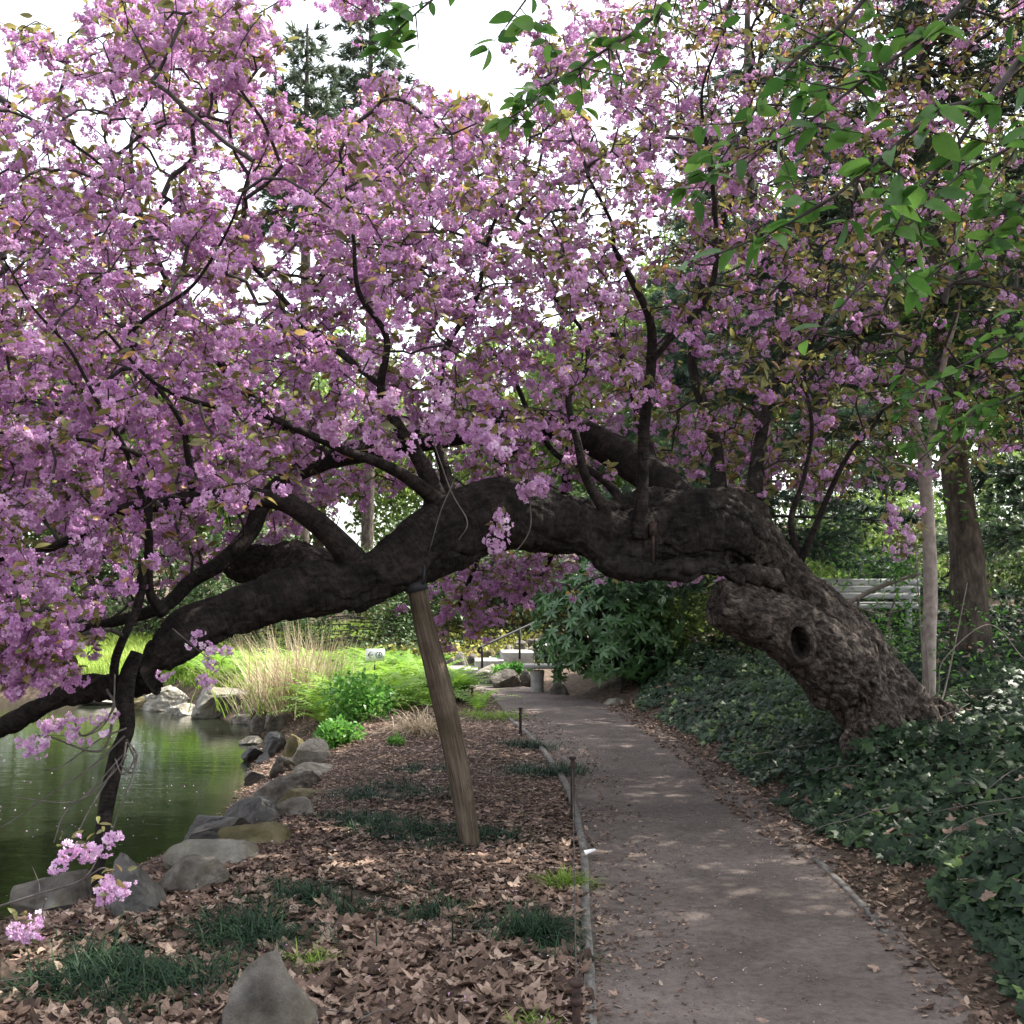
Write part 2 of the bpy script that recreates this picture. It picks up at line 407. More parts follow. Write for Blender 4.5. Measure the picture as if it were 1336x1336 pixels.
# ------------------------------------------------------------------ the lie of the land
PL = np.array([(.20, 0), (.27, 3), (.305, 4.09), (.376, 5.39), (.45, 6.65), (.489, 8.05), (.456, 9.76), (.27, 12.07), (-.03, 14.3), (-.34, 17.6), (-.92, 19.4), (-1.9, 21.2)])
PR = np.array([(1.75, 0), (1.76, 3), (1.776, 4.1), (1.83, 4.93), (1.89, 6.11), (1.94, 7.28), (1.91, 9.36), (1.83, 12.4), (1.5, 15.3), (1.3, 16.3), (.75, 17.7), (0.0, 19.6), (-.7, 21.6)])
IV = np.array([(1.95, 0), (1.85, 3.5), (1.9, 4.13), (2.08, 5.04), (2.16, 6.3), (2.10, 6.84), (1.95, 8.5), (2.05, 9.76), (1.9, 13.1), (1.7, 15.3), (1.9, 16.5)])
def xl(y): return np.interp(y, PL[:, 1], PL[:, 0])
def xr(y): return np.interp(y, PR[:, 1], PR[:, 0])
def xiv(y): return np.interp(y, IV[:, 1], IV[:, 0])
WZ = -0.45
POND = np.array([(-3.5, 6.6), (-3.35, 7.9), (-2.95, 8.77), (-2.80, 9.3), (-2.95, 10.7), (-3.1, 12), (-3.4, 13.7), (-3.66, 15.5), (-4.25, 17.4), (-5.5, 19), (-6.9, 20.3), (-8.5, 21.4),
                 (-10.5, 22), (-22, 22.5), (-34, 16), (-30, 4), (-14, 2), (-6, 5)])
def pond_d(x, y):
    """signed distance to the pond's outline, negative on the water"""
    P = np.stack([x, y], -1)[..., None, :]; A = POND; B = np.roll(POND, -1, 0); E = B - A
    t = np.clip(((P - A) * E).sum(-1) / (E * E).sum(-1), 0, 1)
    d = np.linalg.norm(P - (A + t[..., None] * E), axis=-1).min(-1)
    yy = P[..., 1]; xx = P[..., 0]
    c = ((A[:, 1] > yy) != (B[:, 1] > yy)) & (xx < (B[:, 0] - A[:, 0]) * (yy - A[:, 1]) / (B[:, 1] - A[:, 1] + 1e-12) + A[:, 0])
    return np.where(c.sum(-1) % 2 == 1, -d, d)
def sstep(a, b, x):
    t = np.clip((x - a) / (b - a), 0, 1); return t * t * (3 - 2 * t)
def gz(x, y):
    x = np.asarray(x, float); y = np.asarray(y, float); x, y = np.broadcast_arrays(x, y)
    n = fbm(np.stack([x * .7, y * .7, 0 * x], -1), 3, 5)
    z = np.zeros_like(x)
    dr = np.clip(x - xr(y) - .12, 0, None) * sstep(26, 15, y) + np.clip(x - 1.8, 0, None) * (1 - sstep(26, 15, y))
    z = z + 1.5 * (1 - np.exp(-.24 * dr)) + .06 * n * sstep(0, .5, dr)
    dl = np.clip(xl(y) - x - .05, 0, None)
    z = z + (.05 * n + .02) * sstep(0, .6, dl)
    z = z + sstep(22, 34, y) * 1.3 * sstep(-9, 1, x) + sstep(23, 40, y) * 1.1
    z = z + sstep(40, 90, np.hypot(x, y)) * 3
    d = pond_d(x, y)
    z = z * sstep(0., 1.4, d) + np.where(d > 0, -.5 * (1 - sstep(0, 1, d / np.interp(y, [6, 13, 18], [1.9, 1.5, .8]))), -.5 - .5 * sstep(0, 1.0, -d))
    return z
def ground_hit(px, py):
    """where the line of sight through a pixel meets the ground or the water"""
    Ys = np.arange(3.2, 40, .04); P = at(np.full(len(Ys), px), np.full(len(Ys), py), Ys); g = np.maximum(gz(P[:, 0], P[:, 1]), WZ)
    k = np.where(P[:, 2] < g)[0]; return P[k[0]] if len(k) else P[-1]
def axis(lo, hi, a, b, step, grow=1.16):
    c = list(np.arange(a, b + 1e-6, step)); s = step
    while c[-1] < hi: s *= grow; c.append(c[-1] + s)
    s = step
    while c[0] > lo: s *= grow; c.insert(0, c[0] - s)
    return np.array(c)
gx = axis(-160, 160, -6, 6, .1); gy = axis(-60, 260, 2, 24, .12)
X, Y = np.meshgrid(gx, gy); Z = gz(X, Y)
nx, ny = len(gx), len(gy)
i = np.arange(ny - 1)[:, None] * nx + np.arange(nx - 1)[None]
mb = MB(); mb.add(np.stack([X, Y, Z], -1).reshape(-1, 3), None, np.stack([i, i + 1, i + nx + 1, i + nx], -1).reshape(-1, 4))
M['soil'] = noisemat('leaf_strewn_soil', [(.3, (.045, .032, .024)), (.5, (.10, .072, .055)), (.7, (.20, .145, .11))], 14, rough=.95, bump=.8, bscale=35, dist=.02, detail=10,
                     stops2=[(.35, (.6, .6, .55)), (.65, (1.1, 1.05, 1))], scale2=.8)
tag(mb.build('ground', M['soil']), kind='structure')

# the trodden path, a thin sheet on the ground
ys = np.concatenate([np.arange(1.0, 21.6, .12)])
us = np.linspace(0, 1, 15)
X = xl(ys)[:, None] * (1 - us) + xr(ys)[:, None] * us; Y = np.repeat(ys[:, None], 15, 1)
edge = .07 * noise(np.stack([Y * 2.2, X * 0 + 3.3, X * 0], -1), 3)
X = X + edge * us[None] ** 6
Z = gz(X, Y) + .012 + .012 * fbm(np.stack([X * 2, Y * 2, 0 * X], -1), 3, 9)
i = np.arange(len(ys) - 1)[:, None] * 15 + np.arange(14)[None]
mb = MB(); mb.add(np.stack([X, Y, Z], -1).reshape(-1, 3), None, np.stack([i, i + 1, i + 16, i + 15], -1).reshape(-1, 4))
def path_material():
    m, t, o = newmat('trodden_earth')
    c = nd(t, 'ShaderNodeTexCoord')
    n1 = nd(t, 'ShaderNodeTexNoise', Scale=1.3, Detail=6., Roughness=.6)
    n2 = nd(t, 'ShaderNodeTexNoise', Scale=22., Detail=10., Roughness=.75)
    n3 = nd(t, 'ShaderNodeTexVoronoi', Scale=70.)
    for n in (n1, n2, n3): t.links.new(c.outputs['Object'], n.inputs['Vector'])
    r1 = ramp(t, [(.3, (.090, .073, .065)), (.5, (.130, .107, .097)), (.72, (.195, .162, .146))]); t.links.new(n1.outputs[0], r1.inputs[0])
    r2 = ramp(t, [(.32, (.55, .52, .5)), (.5, (.95, .94, .93)), (.72, (1.3, 1.26, 1.22))]); t.links.new(n2.outputs[0], r2.inputs[0])
    mu = nd(t, 'ShaderNodeMix', data_type='RGBA', blend_type='MULTIPLY'); mu.inputs[0].default_value = 1
    t.links.new(r1.outputs[0], mu.inputs[6]); t.links.new(r2.outputs[0], mu.inputs[7])
    p = nd(t, 'ShaderNodeBsdfPrincipled', Roughness=.92); p.inputs['Specular IOR Level'].default_value = .2
    t.links.new(mu.outputs[2], p.inputs['Base Color'])
    b = nd(t, 'ShaderNodeBump', Strength=.5, Distance=.012); t.links.new(n2.outputs[0], b.inputs['Height'])
    b2 = nd(t, 'ShaderNodeBump', Strength=.25, Distance=.01); t.links.new(n3.outputs[0], b2.inputs['Height']); t.links.new(b.outputs[0], b2.inputs['Normal'])
    t.links.new(b2.outputs[0], p.inputs['Normal']); t.links.new(p.outputs[0], o.inputs[0]); return m
tag(mb.build('path', path_material()), kind='structure')

# the pond: still murky water that mirrors the far bank
def water_material():
    m, t, o = newmat('pond_water')
    c = nd(t, 'ShaderNodeTexCoord'); mp = nd(t, 'ShaderNodeMapping'); mp.inputs['Scale'].default_value = (1.0, 2.6, 1)
    t.links.new(c.outputs['Object'], mp.inputs[0])
    n = nd(t, 'ShaderNodeTexNoise', Scale=3.2, Detail=4., Roughness=.55); t.links.new(mp.outputs[0], n.inputs['Vector'])
    b = nd(t, 'ShaderNodeBump', Strength=.35, Distance=.012); t.links.new(n.outputs[0], b.inputs['Height'])
    p = nd(t, 'ShaderNodeBsdfPrincipled', Roughness=.03, IOR=1.33)
    p.inputs['Base Color'].default_value = (.011, .014, .008, 1); p.inputs['Specular IOR Level'].default_value = .6
    t.links.new(b.outputs[0], p.inputs['Normal']); t.links.new(p.outputs[0], o.inputs[0]); return m
mb = MB(); cx = POND.mean(0); PX = cx + (POND - cx) * 1.0
d = POND - cx; PX = cx + d * (1 + .9 / np.linalg.norm(d, axis=1))[:, None]
V = np.vstack([np.c_[PX, np.full(len(PX), WZ)], [[cx[0], cx[1], WZ]]]); k = np.arange(len(PX))
# (a triangle fan; its rim runs under the bank)
mb.add(V, np.stack([k, (k + 1) % len(PX), 0 * k + len(PX)], -1)[:, [1, 0, 2]])
wo_ = mb.build('pond_water', water_material(), smooth=False); tag(wo_, kind='structure')

# ------------------------------------------------------------------ the leaning cherry
def pp(*L): return np.array([at(a[0], a[1], a[3]) for a in L]), np.array([a[2] * a[3] / F for a in L])
# px, py, half width in px, depth
TRUNK = [
 [(1188, 1012, 74, 8.8), (1165, 960, 58, 8.8), (1136, 905, 56, 8.75), (1096, 848, 52, 8.65), (1055, 797, 43, 8.5), (1012, 748, 36, 8.35), (975, 712, 42, 8.28), (940, 694, 54, 8.2), (900, 692, 56, 8.12),
  (860, 697, 50, 8.05), (812, 706, 38, 7.95), (760, 694, 36, 7.85), (705, 682, 41, 7.75), (655, 674, 49, 7.65), (605, 690, 47, 7.55), (560, 711, 46, 7.45), (510, 738, 40, 7.3), (460, 756, 38, 7.2),
  (400, 770, 38, 7.1), (345, 786, 35, 7.0), (290, 805, 35, 6.9), (240, 830, 36, 6.8), (205, 858, 32, 6.72), (185, 885, 16, 6.7)],
 [(985, 685, 26, 8.55), (950, 662, 26, 8.5), (905, 662, 28, 8.45), (860, 662, 26, 8.35), (800, 676, 20, 8.15), (740, 668, 18, 7.9), (680, 648, 20, 7.75), (630, 655, 22, 7.6), (590, 672, 22, 7.5)],
 [(1010, 758, 15, 8.12), (965, 748, 14, 7.98), (920, 743, 13, 7.88), (870, 744, 13, 7.80), (820, 742, 14, 7.74), (790, 732, 17, 7.74), (770, 714, 15, 7.72), (758, 696, 12, 7.7)],
 [(480, 760, 34, 7.25), (462, 782, 22, 7.2), (456, 792, 14, 7.2)],
 [(345, 795, 20, 7.0), (338, 812, 13, 7.0)],
 [(200, 880, 30, 6.7), (175, 893, 20, 6.72), (140, 896, 17, 6.75), (95, 903, 18, 6.8), (50, 925, 17, 6.85), (0, 950, 17, 6.9), (-60, 975, 15, 7.0), (-150, 985, 12, 7.2)],
 [(570, 700, 30, 7.5), (572, 670, 20, 7.5), (575, 650, 16, 7.5)],
 [(1140, 890, 34, 8.9), (1175, 930, 36, 9.0), (1215, 940, 24, 9.1), (1255, 942, 14, 9.3), (1300, 955, 8, 9.5)],
 [(1150, 930, 40, 8.6), (1130, 975, 32, 8.5), (1110, 1005, 16, 8.4)],
]
STUB1 = [(1100, 880, 50, 8.5), (1060, 848, 46, 8.32), (1015, 815, 40, 8.18), (968, 796, 35, 8.05), (934, 788, 31, 7.98)]
STUB2 = [(440, 760, 28, 7.35), (400, 745, 30, 7.7), (360, 738, 27, 8.0), (318, 738, 24, 8.3)]
tmb = MB(); centre = []; base_s = []
for q, L in enumerate(TRUNK):
    P, r = pp(*L)
    if q == 0: r = r * np.interp(np.arange(len(r)), [0, 14, 17, len(r) - 1], [1, 1, .90, .90])
    V, T, Q, bk, C, rr = tube_arrays(P, r, 20, None, .09, q + 1)
    tmb.add(V, T, Q)
    centre.append(C)
o_tr = tmb.build('trunk', None)
def remeshed(o, voxel):
    md = o.modifiers.new('r', 'REMESH'); md.mode = 'VOXEL'; md.voxel_size = voxel; md.use_smooth_shade = True
    dg = bpy.context.evaluated_depsgraph_get()
    me = bpy.data.meshes.new_from_object(o.evaluated_get(dg))
    old = o.data; o.modifiers.clear(); o.data = me; bpy.data.meshes.remove(old)
    return me
def nearest_axis(Pts, C):
    """distance along, and offset from, a centre line"""
    s = np.concatenate([[0], np.cumsum(np.linalg.norm(np.diff(C, axis=0), axis=1))])
    out_i = np.zeros(len(Pts), int)
    for a in range(0, len(Pts), 20000):
        d = ((Pts[a:a + 20000, None] - C[None]) ** 2).sum(-1); out_i[a:a + 20000] = d.argmin(1)
    D = np.gradient(C, axis=0); D /= np.linalg.norm(D, axis=1)[:, None]
    off = Pts - C[out_i]; al = (off * D[out_i]).sum(1)
    Xr = np.cross(D, [0.1, 1, .05]); Xr /= np.linalg.norm(Xr, axis=1)[:, None]; Yr = np.cross(D, Xr)
    return s[out_i] + al, (off * Xr[out_i]).sum(1), (off * Yr[out_i]).sum(1)
def bark_displace(me, C, amp, rug, tone=None):
    n = len(me.vertices); co = np.zeros(n * 3, np.float32); me.vertices.foreach_get('co', co); co = co.reshape(-1, 3).astype(float)
    no = np.zeros(n * 3, np.float32); me.vertex_normals.foreach_get('vector', no); no = no.reshape(-1, 3)
    s, a, b = nearest_axis(co, C)
    v = rug(s)
    wp = np.stack([fbm(co * 5, 2, 11), fbm(co * 5, 2, 12), fbm(co * 5, 2, 13)], -1) * .8
    q_ = np.stack([s * 3.2, a * 8.5, b * 8.5], -1) + wp; cr = np.clip(1 - np.abs(fbm(q_, 3, 21)) / .13, 0, 1)      # cracks round the plates
    cr2 = np.clip(1 - np.abs(fbm(np.stack([s * .8, a * 3.2, b * 3.2], -1) + wp * .6, 2, 22)) / .07, 0, 1)           # a few long splits
    pl = np.round(fbm(q_ * .6 + 7, 2, 23) * 5) / 5
    rings = fbm(np.stack([s * 16, a * 2.5, b * 2.5], -1), 3, 31)
    lumps = fbm(np.stack([s * 2.2, a * 3, b * 3], -1), 3, 41)
    fine = fbm(co * 26, 3, 51)
    d = v * (-.030 * cr ** 1.3 + .022 * pl) - (.35 + .65 * v) * .045 * cr2 + (1 - v) * (.007 * rings) + .075 * lumps + .014 * fine
    co += no * (d * amp)[:, None]
    me.vertices.foreach_set('co', co.astype(np.float32).ravel())
    at_ = me.attributes.new('bk', 'FLOAT_VECTOR', 'POINT'); at_.data.foreach_set('vector', np.stack([s, a, b], -1).astype(np.float32).ravel())
    if tone: v = tone(s)
    at_ = me.attributes.new('v', 'FLOAT', 'POINT'); at_.data.foreach_set('value', v.astype(np.float32))
    me.materials.clear(); me.materials.append(M['bark']); me.update()
cherry = thing('cherry_tree', 'old leaning cherry tree in pink blossom whose trunk arches over the path', 'tree', tuple(at(1170, 985, 8.8)))
me = remeshed(o_tr, .014)
bark_displace(me, centre[0], 1.0, lambda s: np.clip(1.0 - (s - 1.6) / 3.4, .22, 1), lambda s: np.clip(1.0 - (s - 1.0) / 2.0, .12, 1))
def adopt(o, parent, label=None):
    off = Vector((0, 0, 0)); p = parent
    while p is not None: off += p.location; p = p.parent
    o.parent = parent; o.location = -off
    if label: o['label'] = label
    return o
adopt(o_tr, cherry)
for q, L in enumerate((STUB1, STUB2)):
    P, r = pp(*L); mb = MB()
    V, T, Q, bk, C, rr = tube_arrays(P, r, 18, None, .08, 40 + q); mb.add(V, T, Q)
    if q == 0:                                   # the sawn end's hollow and the knot hole's lip
        pass
    o = mb.build('limb_stub', None); me = remeshed(o, .02)
    bark_displace(me, C, .9 if q == 0 else 1.3, (lambda s: np.clip(1 - s * .2, .6, 1)) if q == 0 else (lambda s: .3 + 0 * s))
    adopt(o, cherry, ('sawn off limb stub under the trunk', 'dark broken limb stub behind the trunk')[q])
from mathutils.bvhtree import BVHTree
def cast(px, py, obs):
    """first point of the given meshes along a pixel's line of sight"""
    best = 1e9; c0 = Vector((0, 0, EYE)); d = Vector(at(px, py, 1.0)) - c0; d.normalize()
    for o in obs:
        me_ = o.data; t_ = BVHTree.FromPolygons([v.co[:] for v in me_.vertices], [p.vertices[:] for p in me_.polygons]); h = t_.ray_cast(c0, d)
        if h[0] is not None: best = min(best, h[3])
    return np.array(c0 + d * best)
stub_o = [x for x in bpy.data.objects if x.name.startswith('limb_stub')]
# knot hole on the trunk
kc = cast(1043, 838, [o_tr] + stub_o); print('knot', kc); nrm = np.array([-.12, -1, -.05]); nrm /= np.linalg.norm(nrm)
a = np.linspace(0, 2 * np.pi, 25)[:-1]; ux = np.array([1, -.12, 0.25]); ux /= np.linalg.norm(ux); uz = np.cross(ux, nrm); uz /= -np.linalg.norm(uz)
mb = MB(); ring = [(.135, .20, -.10), (.110, .172, .005), (.092, .150, .046), (.072, .124, .050), (.062, .110, .00), (.056, .10, -.10)]
rows = [kc + ux * (rx * np.cos(a))[:, None] + uz * (rz * np.sin(a))[:, None] + nrm * d + 0 for rx, rz, d in ring]
V = np.concatenate(rows); V = V + .022 * fbm(V * 9, 3, 61)[:, None] * nrm + .016 * fbm(V * 7, 2, 62)[:, None] * ux
k = np.arange(24); Q = np.concatenate([np.stack([k + 24 * q, (k + 1) % 24 + 24 * q, (k + 1) % 24 + 24 * (q + 1), k + 24 * (q + 1)], -1) for q in range(len(ring) - 1)])
mb.add(V, None, Q, .55)
knot = part(mb, 'knot_lip', M['bark'], cherry)
mb = MB(); V = np.vstack([kc + ux * (.054 * np.cos(a))[:, None] + uz * (.10 * np.sin(a))[:, None] + nrm * .030, [kc + nrm * .024]])
for o_ in [o_tr] + stub_o:                     # the hollow itself, pressed into the wood
    me_ = o_.data; n_ = len(me_.vertices); co_ = np.zeros(n_ * 3, np.float32); me_.vertices.foreach_get('co', co_); co_ = co_.reshape(-1, 3).astype(float)
    d_ = co_ - kc; e_ = np.hypot(d_ @ ux / .062, d_ @ uz / .112) + .12 * fbm(co_ * 14, 2, 63); w_ = (1 - sstep(.75, 1.1, e_)) * (d_ @ nrm > -.16)
    co_ -= nrm * (w_ * .26)[:, None]; me_.vertices.foreach_set('co', co_.astype(np.float32).ravel()); me_.update()

# main limbs, each traced
LIMBS = [
 # back limb running left from the shoulder, then dropping
 [(900, 665, 26, 8.45), (850, 625, 25, 8.6), (800, 590, 23, 8.8), (748, 562, 21, 9.0), (700, 553, 19, 9.1), (640, 555, 19, 9.1), (590, 565, 18, 9.0), (535, 578, 17, 8.9), (480, 588, 16, 8.7), (425, 602, 13, 8.5),
  (375, 625, 12, 8.3), (345, 655, 12, 8.1), (325, 695, 11, 7.9), (290, 733, 11, 7.7), (250, 758, 10, 7.5), (215, 790, 9, 7.3), (150, 810, 7, 7.2), (70, 830, 5, 7.1)],
 # low arching limb on the left
 [(462, 742, 22, 7.2), (440, 712, 17, 7.1), (410, 680, 15, 7.0), (370, 655, 13, 6.9), (320, 648, 12, 6.8), (260, 651, 12, 6.7), (205, 657, 10, 6.6), (160, 664, 8, 6.5), (115, 690, 7, 6.4), (62, 716, 6, 6.3), (0, 730, 4.5, 6.2), (-80, 760, 4, 6.1)],
 # upright limb beside the path
 [(836, 700, 13, 7.8), (838, 640, 10, 7.75), (843, 560, 9, 7.7), (850, 470, 9, 7.6), (848, 415, 8, 7.5), (822, 362, 7, 7.4), (802, 322, 5, 7.3), (798, 290, 4, 7.2), (770, 230, 3, 7.0)],
 [(850, 468, 8, 7.6), (878, 435, 7, 7.7), (915, 398, 6, 7.8), (934, 350, 5, 7.8), (930, 270, 4.5, 7.8), (922, 190, 4, 7.7), (915, 120, 3, 7.6), (940, 50, 2.5, 7.5)],
 # three limbs rising from the knuckle over the prop
 [(576, 655, 14, 7.5), (550, 600, 12, 7.4), (520, 553, 10, 7.3), (500, 505, 8, 7.2), (505, 440, 6, 7.1), (470, 380, 5, 6.9), (462, 300, 4, 6.8), (440, 200, 3, 6.6)],
 [(572, 655, 12, 7.45), (535, 622, 10, 7.3), (495, 600, 9, 7.1), (455, 588, 8, 7.0), (405, 570, 7, 6.8), (340, 540, 6, 6.6), (270, 530, 5, 6.4), (200, 500, 4, 6.2), (140, 430, 3, 6.1)],
 [(588, 650, 12, 7.55), (582, 610, 9, 7.6), (574, 575, 8, 7.6), (572, 520, 7, 7.6), (585, 450, 6, 7.6), (620, 390, 5, 7.7), (640, 300, 4, 7.7), (690, 200, 3, 7.7)],
 # limbs from the middle of the arch
 [(800, 700, 9, 7.8), (788, 660, 9, 7.75), (765, 620, 8, 7.8), (752, 575, 7, 7.9), (740, 520, 6, 8.1), (765, 480, 5, 8.3), (760, 430, 4, 8.5), (720, 380, 4, 8.7), (700, 330, 3, 8.8)],
 [(830, 690, 8, 8.0), (800, 640, 7, 8.3), (765, 610, 6, 8.6), (725, 590, 5, 8.8), (690, 540, 5, 9.0), (660, 480, 4, 9.1), (600, 420, 4, 9.2), (560, 350, 3, 9.3)],
 [(855, 640, 12, 8.5), (838, 560, 9, 8.9), (822, 500, 8, 9.1), (800, 430, 7, 9.3), (770, 380, 6, 9.5), (730, 330, 5, 9.6), (650, 270, 4, 9.7), (580, 260, 3, 9.7)],
 # tall crooked limb in the left curtain of blossom
 [(212, 800, 9, 6.75), (195, 770, 7, 6.6), (190, 715, 7, 6.4), (192, 665, 6, 6.3), (199, 610, 5, 6.2), (180, 590, 5, 6.1), (130, 575, 4, 6.0), (50, 565, 3, 5.9), (-40, 560, 3, 5.8)],
 [(188, 735, 7, 6.5), (178, 790, 7, 6.5), (160, 830, 7, 6.5), (147, 865, 8, 6.55), (150, 900, 9, 6.6), (160, 925, 9, 6.65)],
 # high limbs of the left side
 [(255, 650, 6, 6.75), (245, 590, 5, 6.7), (232, 545, 4.5, 6.6), (170, 455, 4, 6.5), (185, 420, 4, 6.45), (240, 382, 3.6, 6.35), (268, 350, 3, 6.3), (300, 290, 2.6, 6.1), (330, 210, 2.2, 6.1)],
 [(192, 690, 5, 6.4), (170, 600, 4, 6.2), (120, 520, 3.2, 6.0), (85, 455, 3, 5.9), (40, 400, 2.5, 5.8), (0, 340, 2, 5.7)],
 [(500, 505, 6, 7.2), (400, 420, 5, 7.4), (330, 345, 4, 7.6), (230, 262, 3.2, 7.7), (160, 232, 3, 7.8), (100, 190, 2.6, 7.8), (10, 138, 2.2, 7.9)],
 [(430, 600, 10, 8.5), (330, 520, 7, 8.7), (250, 420, 6, 8.9), (190, 300, 5, 9.1), (170, 180, 4, 9.3), (220, 90, 3, 9.4)],
 # right side
 [(1045, 735, 6, 8.4), (1032, 680, 5, 8.4), (1048, 625, 4, 8.5), (1058, 560, 3.5, 8.6), (1050, 480, 3, 8.8), (1080, 400, 3, 9)],
 [(1045, 730, 6, 8.4), (1062, 690, 5, 8.3), (1085, 635, 4.5, 8.2), (1112, 585, 4, 8.1), (1142, 552, 3.5, 8.0), (1180, 480, 3, 8.0), (1230, 400, 3, 8.1)],
 [(985, 655, 14, 8.7), (990, 590, 10, 9.2), (1010, 500, 9, 9.8), (1050, 400, 8, 10.3), (1100, 300, 6, 10.7), (1140, 200, 5, 11.0), (1180, 90, 4, 11.2)],
 [(1010, 500, 8, 9.8), (1090, 450, 6, 10.2), (1180, 420, 5, 10.5), (1260, 400, 4, 10.7), (1350, 360, 3, 11)],
 [(940, 640, 12, 8.6), (930, 560, 9, 9.2), (905, 470, 8, 9.7), (920, 350, 6, 10.1), (960, 240, 5, 10.4), (980, 130, 4, 10.6), (1000, 30, 3, 10.8)],
 # drooping limb behind the arch
 [(700, 555, 9, 9.1), (660, 600, 7, 9.7), (640, 680, 6, 10.0), (620, 740, 5, 10.2), (600, 790, 4, 10.2)],
 [(748, 562, 9, 9.0), (735, 640, 7, 9.7), (720, 720, 5, 10.1), (690, 770, 4, 10.3), (650, 800, 3, 10.3)],
]
skel = []
for q, L in enumerate(LIMBS):
    P, r = pp(*L); mb = MB()
    P = P + .03 * fbm(P * 2.5, 2, q)[:, None]
    if q > 1: r = r * np.interp(np.arange(len(r)), [0, 2, len(r) - 1], [.95, .8, .6])
    C, rr = add_tube(mb, P, r, 9, None, .10, 60 + q, v=.12)
    part(mb, 'branch', M['bark'], cherry)
    skel.append(np.c_[C, rr][len(C) // 7:])
# the limb that hangs down to the bank, with its foot
P, r = pp((180, 852, 9, 6.62), (168, 880, 11, 6.58), (163, 915, 11, 6.55), (166, 950, 9, 6.5), (153, 985, 10, 6.45), (141, 1040, 10, 6.4), (133, 1090, 9, 6.35), (128, 1140, 8, 6.3), (131, 1190, 10, 6.25), (134, 1225, 12, 6.2))
mb = MB(); add_tube(mb, P, r, 10, None, .12, 90, v=.12); part(mb, 'branch', M['bark'], cherry, label='dead limb hanging down to the pond bank')
P, r = pp((132, 1190, 9, 6.2), (100, 1188, 8, 6.0), (60, 1195, 8, 5.8), (20, 1208, 7, 5.6), (-60, 1225, 6, 5.5))
mb = MB(); add_tube(mb, P, r, 8, None, .12, 91, v=.12); part(mb, 'branch', M['bark'], cherry)
# fine dead twigs tangled on the hanging limb
mb = MB()
for L in [[(163, 960, 2.2, 6.4), (120, 1000, 1.8, 6.3), (60, 1040, 1.3, 6.2), (0, 1080, 1, 6.1), (-40, 1085, 1, 6.1)], [(165, 965, 2, 6.4), (175, 990, 1.6, 6.3), (160, 1010, 1.6, 6.25), (150, 990, 1.4, 6.3)],
          [(165, 968, 2, 6.35), (155, 1000, 1.5, 6.3), (100, 1045, 1.2, 6.2), (20, 1040, 1, 6.1)], [(170, 975, 2, 6.4), (176, 1000, 1.5, 6.3), (160, 1045, 1.3, 6.2), (148, 1080, 1.2, 6.2), (147, 1092, 1, 6.2)],
          [(150, 1000, 2, 6.4), (115, 1060, 1.5, 6.2), (100, 1090, 1.2, 6.1)], [(165, 950, 2, 6.4), (130, 965, 1.5, 6.3), (80, 1000, 1.2, 6.2), (55, 1005, 1, 6.1)],
          [(160, 985, 1.8, 6.4), (120, 1030, 1.5, 6.3), (85, 1060, 1.2, 6.2), (70, 1100, 1, 6.1)], [(168, 970, 2, 6.4), (178, 985, 1.8, 6.35), (172, 1008, 1.8, 6.3), (158, 998, 1.4, 6.3), (166, 985, 1.2, 6.3)],
          [(150, 930, 3, 6.5), (130, 980, 2, 6.3), (60, 960, 1.4, 6.1), (40, 965, 1, 6.1)], [(140, 900, 3, 6.6), (148, 925, 2.5, 6.4), (110, 960, 2, 6.2), (95, 935, 1.3, 6.1)]]:
    P, r = pp(*L); add_tube(mb, P, r * .72, 5, 24, .0, 0)
part(mb, 'dead_twigs', M['dtwig'], cherry)
# ---- twig growth towards attraction points
n_try = 60000
tx = np.array([(-300, 150), (-120, 130), (0, 95), (60, 120), (130, 75), (200, 20), (260, 0), (300, -10), (340, 120), (400, 160), (470, 125), (520, 95), (600, 110), (650, 150), (700, 85), (800, 10), (900, -90), (1000, -150), (1700, -150)], float)
bf = np.array([(-300, 900), (0, 860), (60, 850), (120, 815), (180, 765), (260, 700), (330, 660), (420, 600), (520, 590), (700, 560), (900, 540), (1000, 540), (1700, 540)], float)
bb = np.array([(-300, 880), (0, 860), (120, 860), (200, 780), (300, 745), (400, 690), (480, 660), (560, 655), (900, 640), (1000, 670), (1060, 640), (1150, 640), (1260, 620), (1336, 600), (1700, 600)], float)
px = U(-330, 1560, n_try); py = U(-200, 920, n_try)
y0 = np.interp(px, [-300, 500, 900, 1100, 1500], [5.2, 5.7, 6.6, 7.2, 7.8]); y1 = np.interp(px, [-300, 500, 900, 1200], [9.8, 10.6, 11.3, 12.2])
yy = (y0 ** 3 + rng.random(n_try) * (y1 ** 3 - y0 ** 3)) ** (1 / 3)
bot = np.where(yy < 7.9, np.interp(px, bf[:, 0], bf[:, 1]), np.interp(px, bb[:, 0], bb[:, 1]))
top = np.interp(px, tx[:, 0], tx[:, 1])
A = at(px, py, yy)
soft = 45 * noise(A * 1.3, 77)
ua = A @ np.array([-.74, .1, .66]); va = A @ np.array([.66, .1, .74]); wa = A[:, 1]      # limbs sweep up and to the left
streak = fbm(np.stack([ua * .45, va * 1.7, wa * 1.2], -1), 2, 89)
ok = (py > top + soft) & (py < bot - 10) & (fbm(A * .9, 2, 88) > -.36) & (streak > np.interp(px, [-300, 600, 900, 1400], [-.30, -.28, -.22, -.2]))
A = A[ok][:9800]
ex = []                                     # sprays against the sky, and the drooping blossom behind the arch
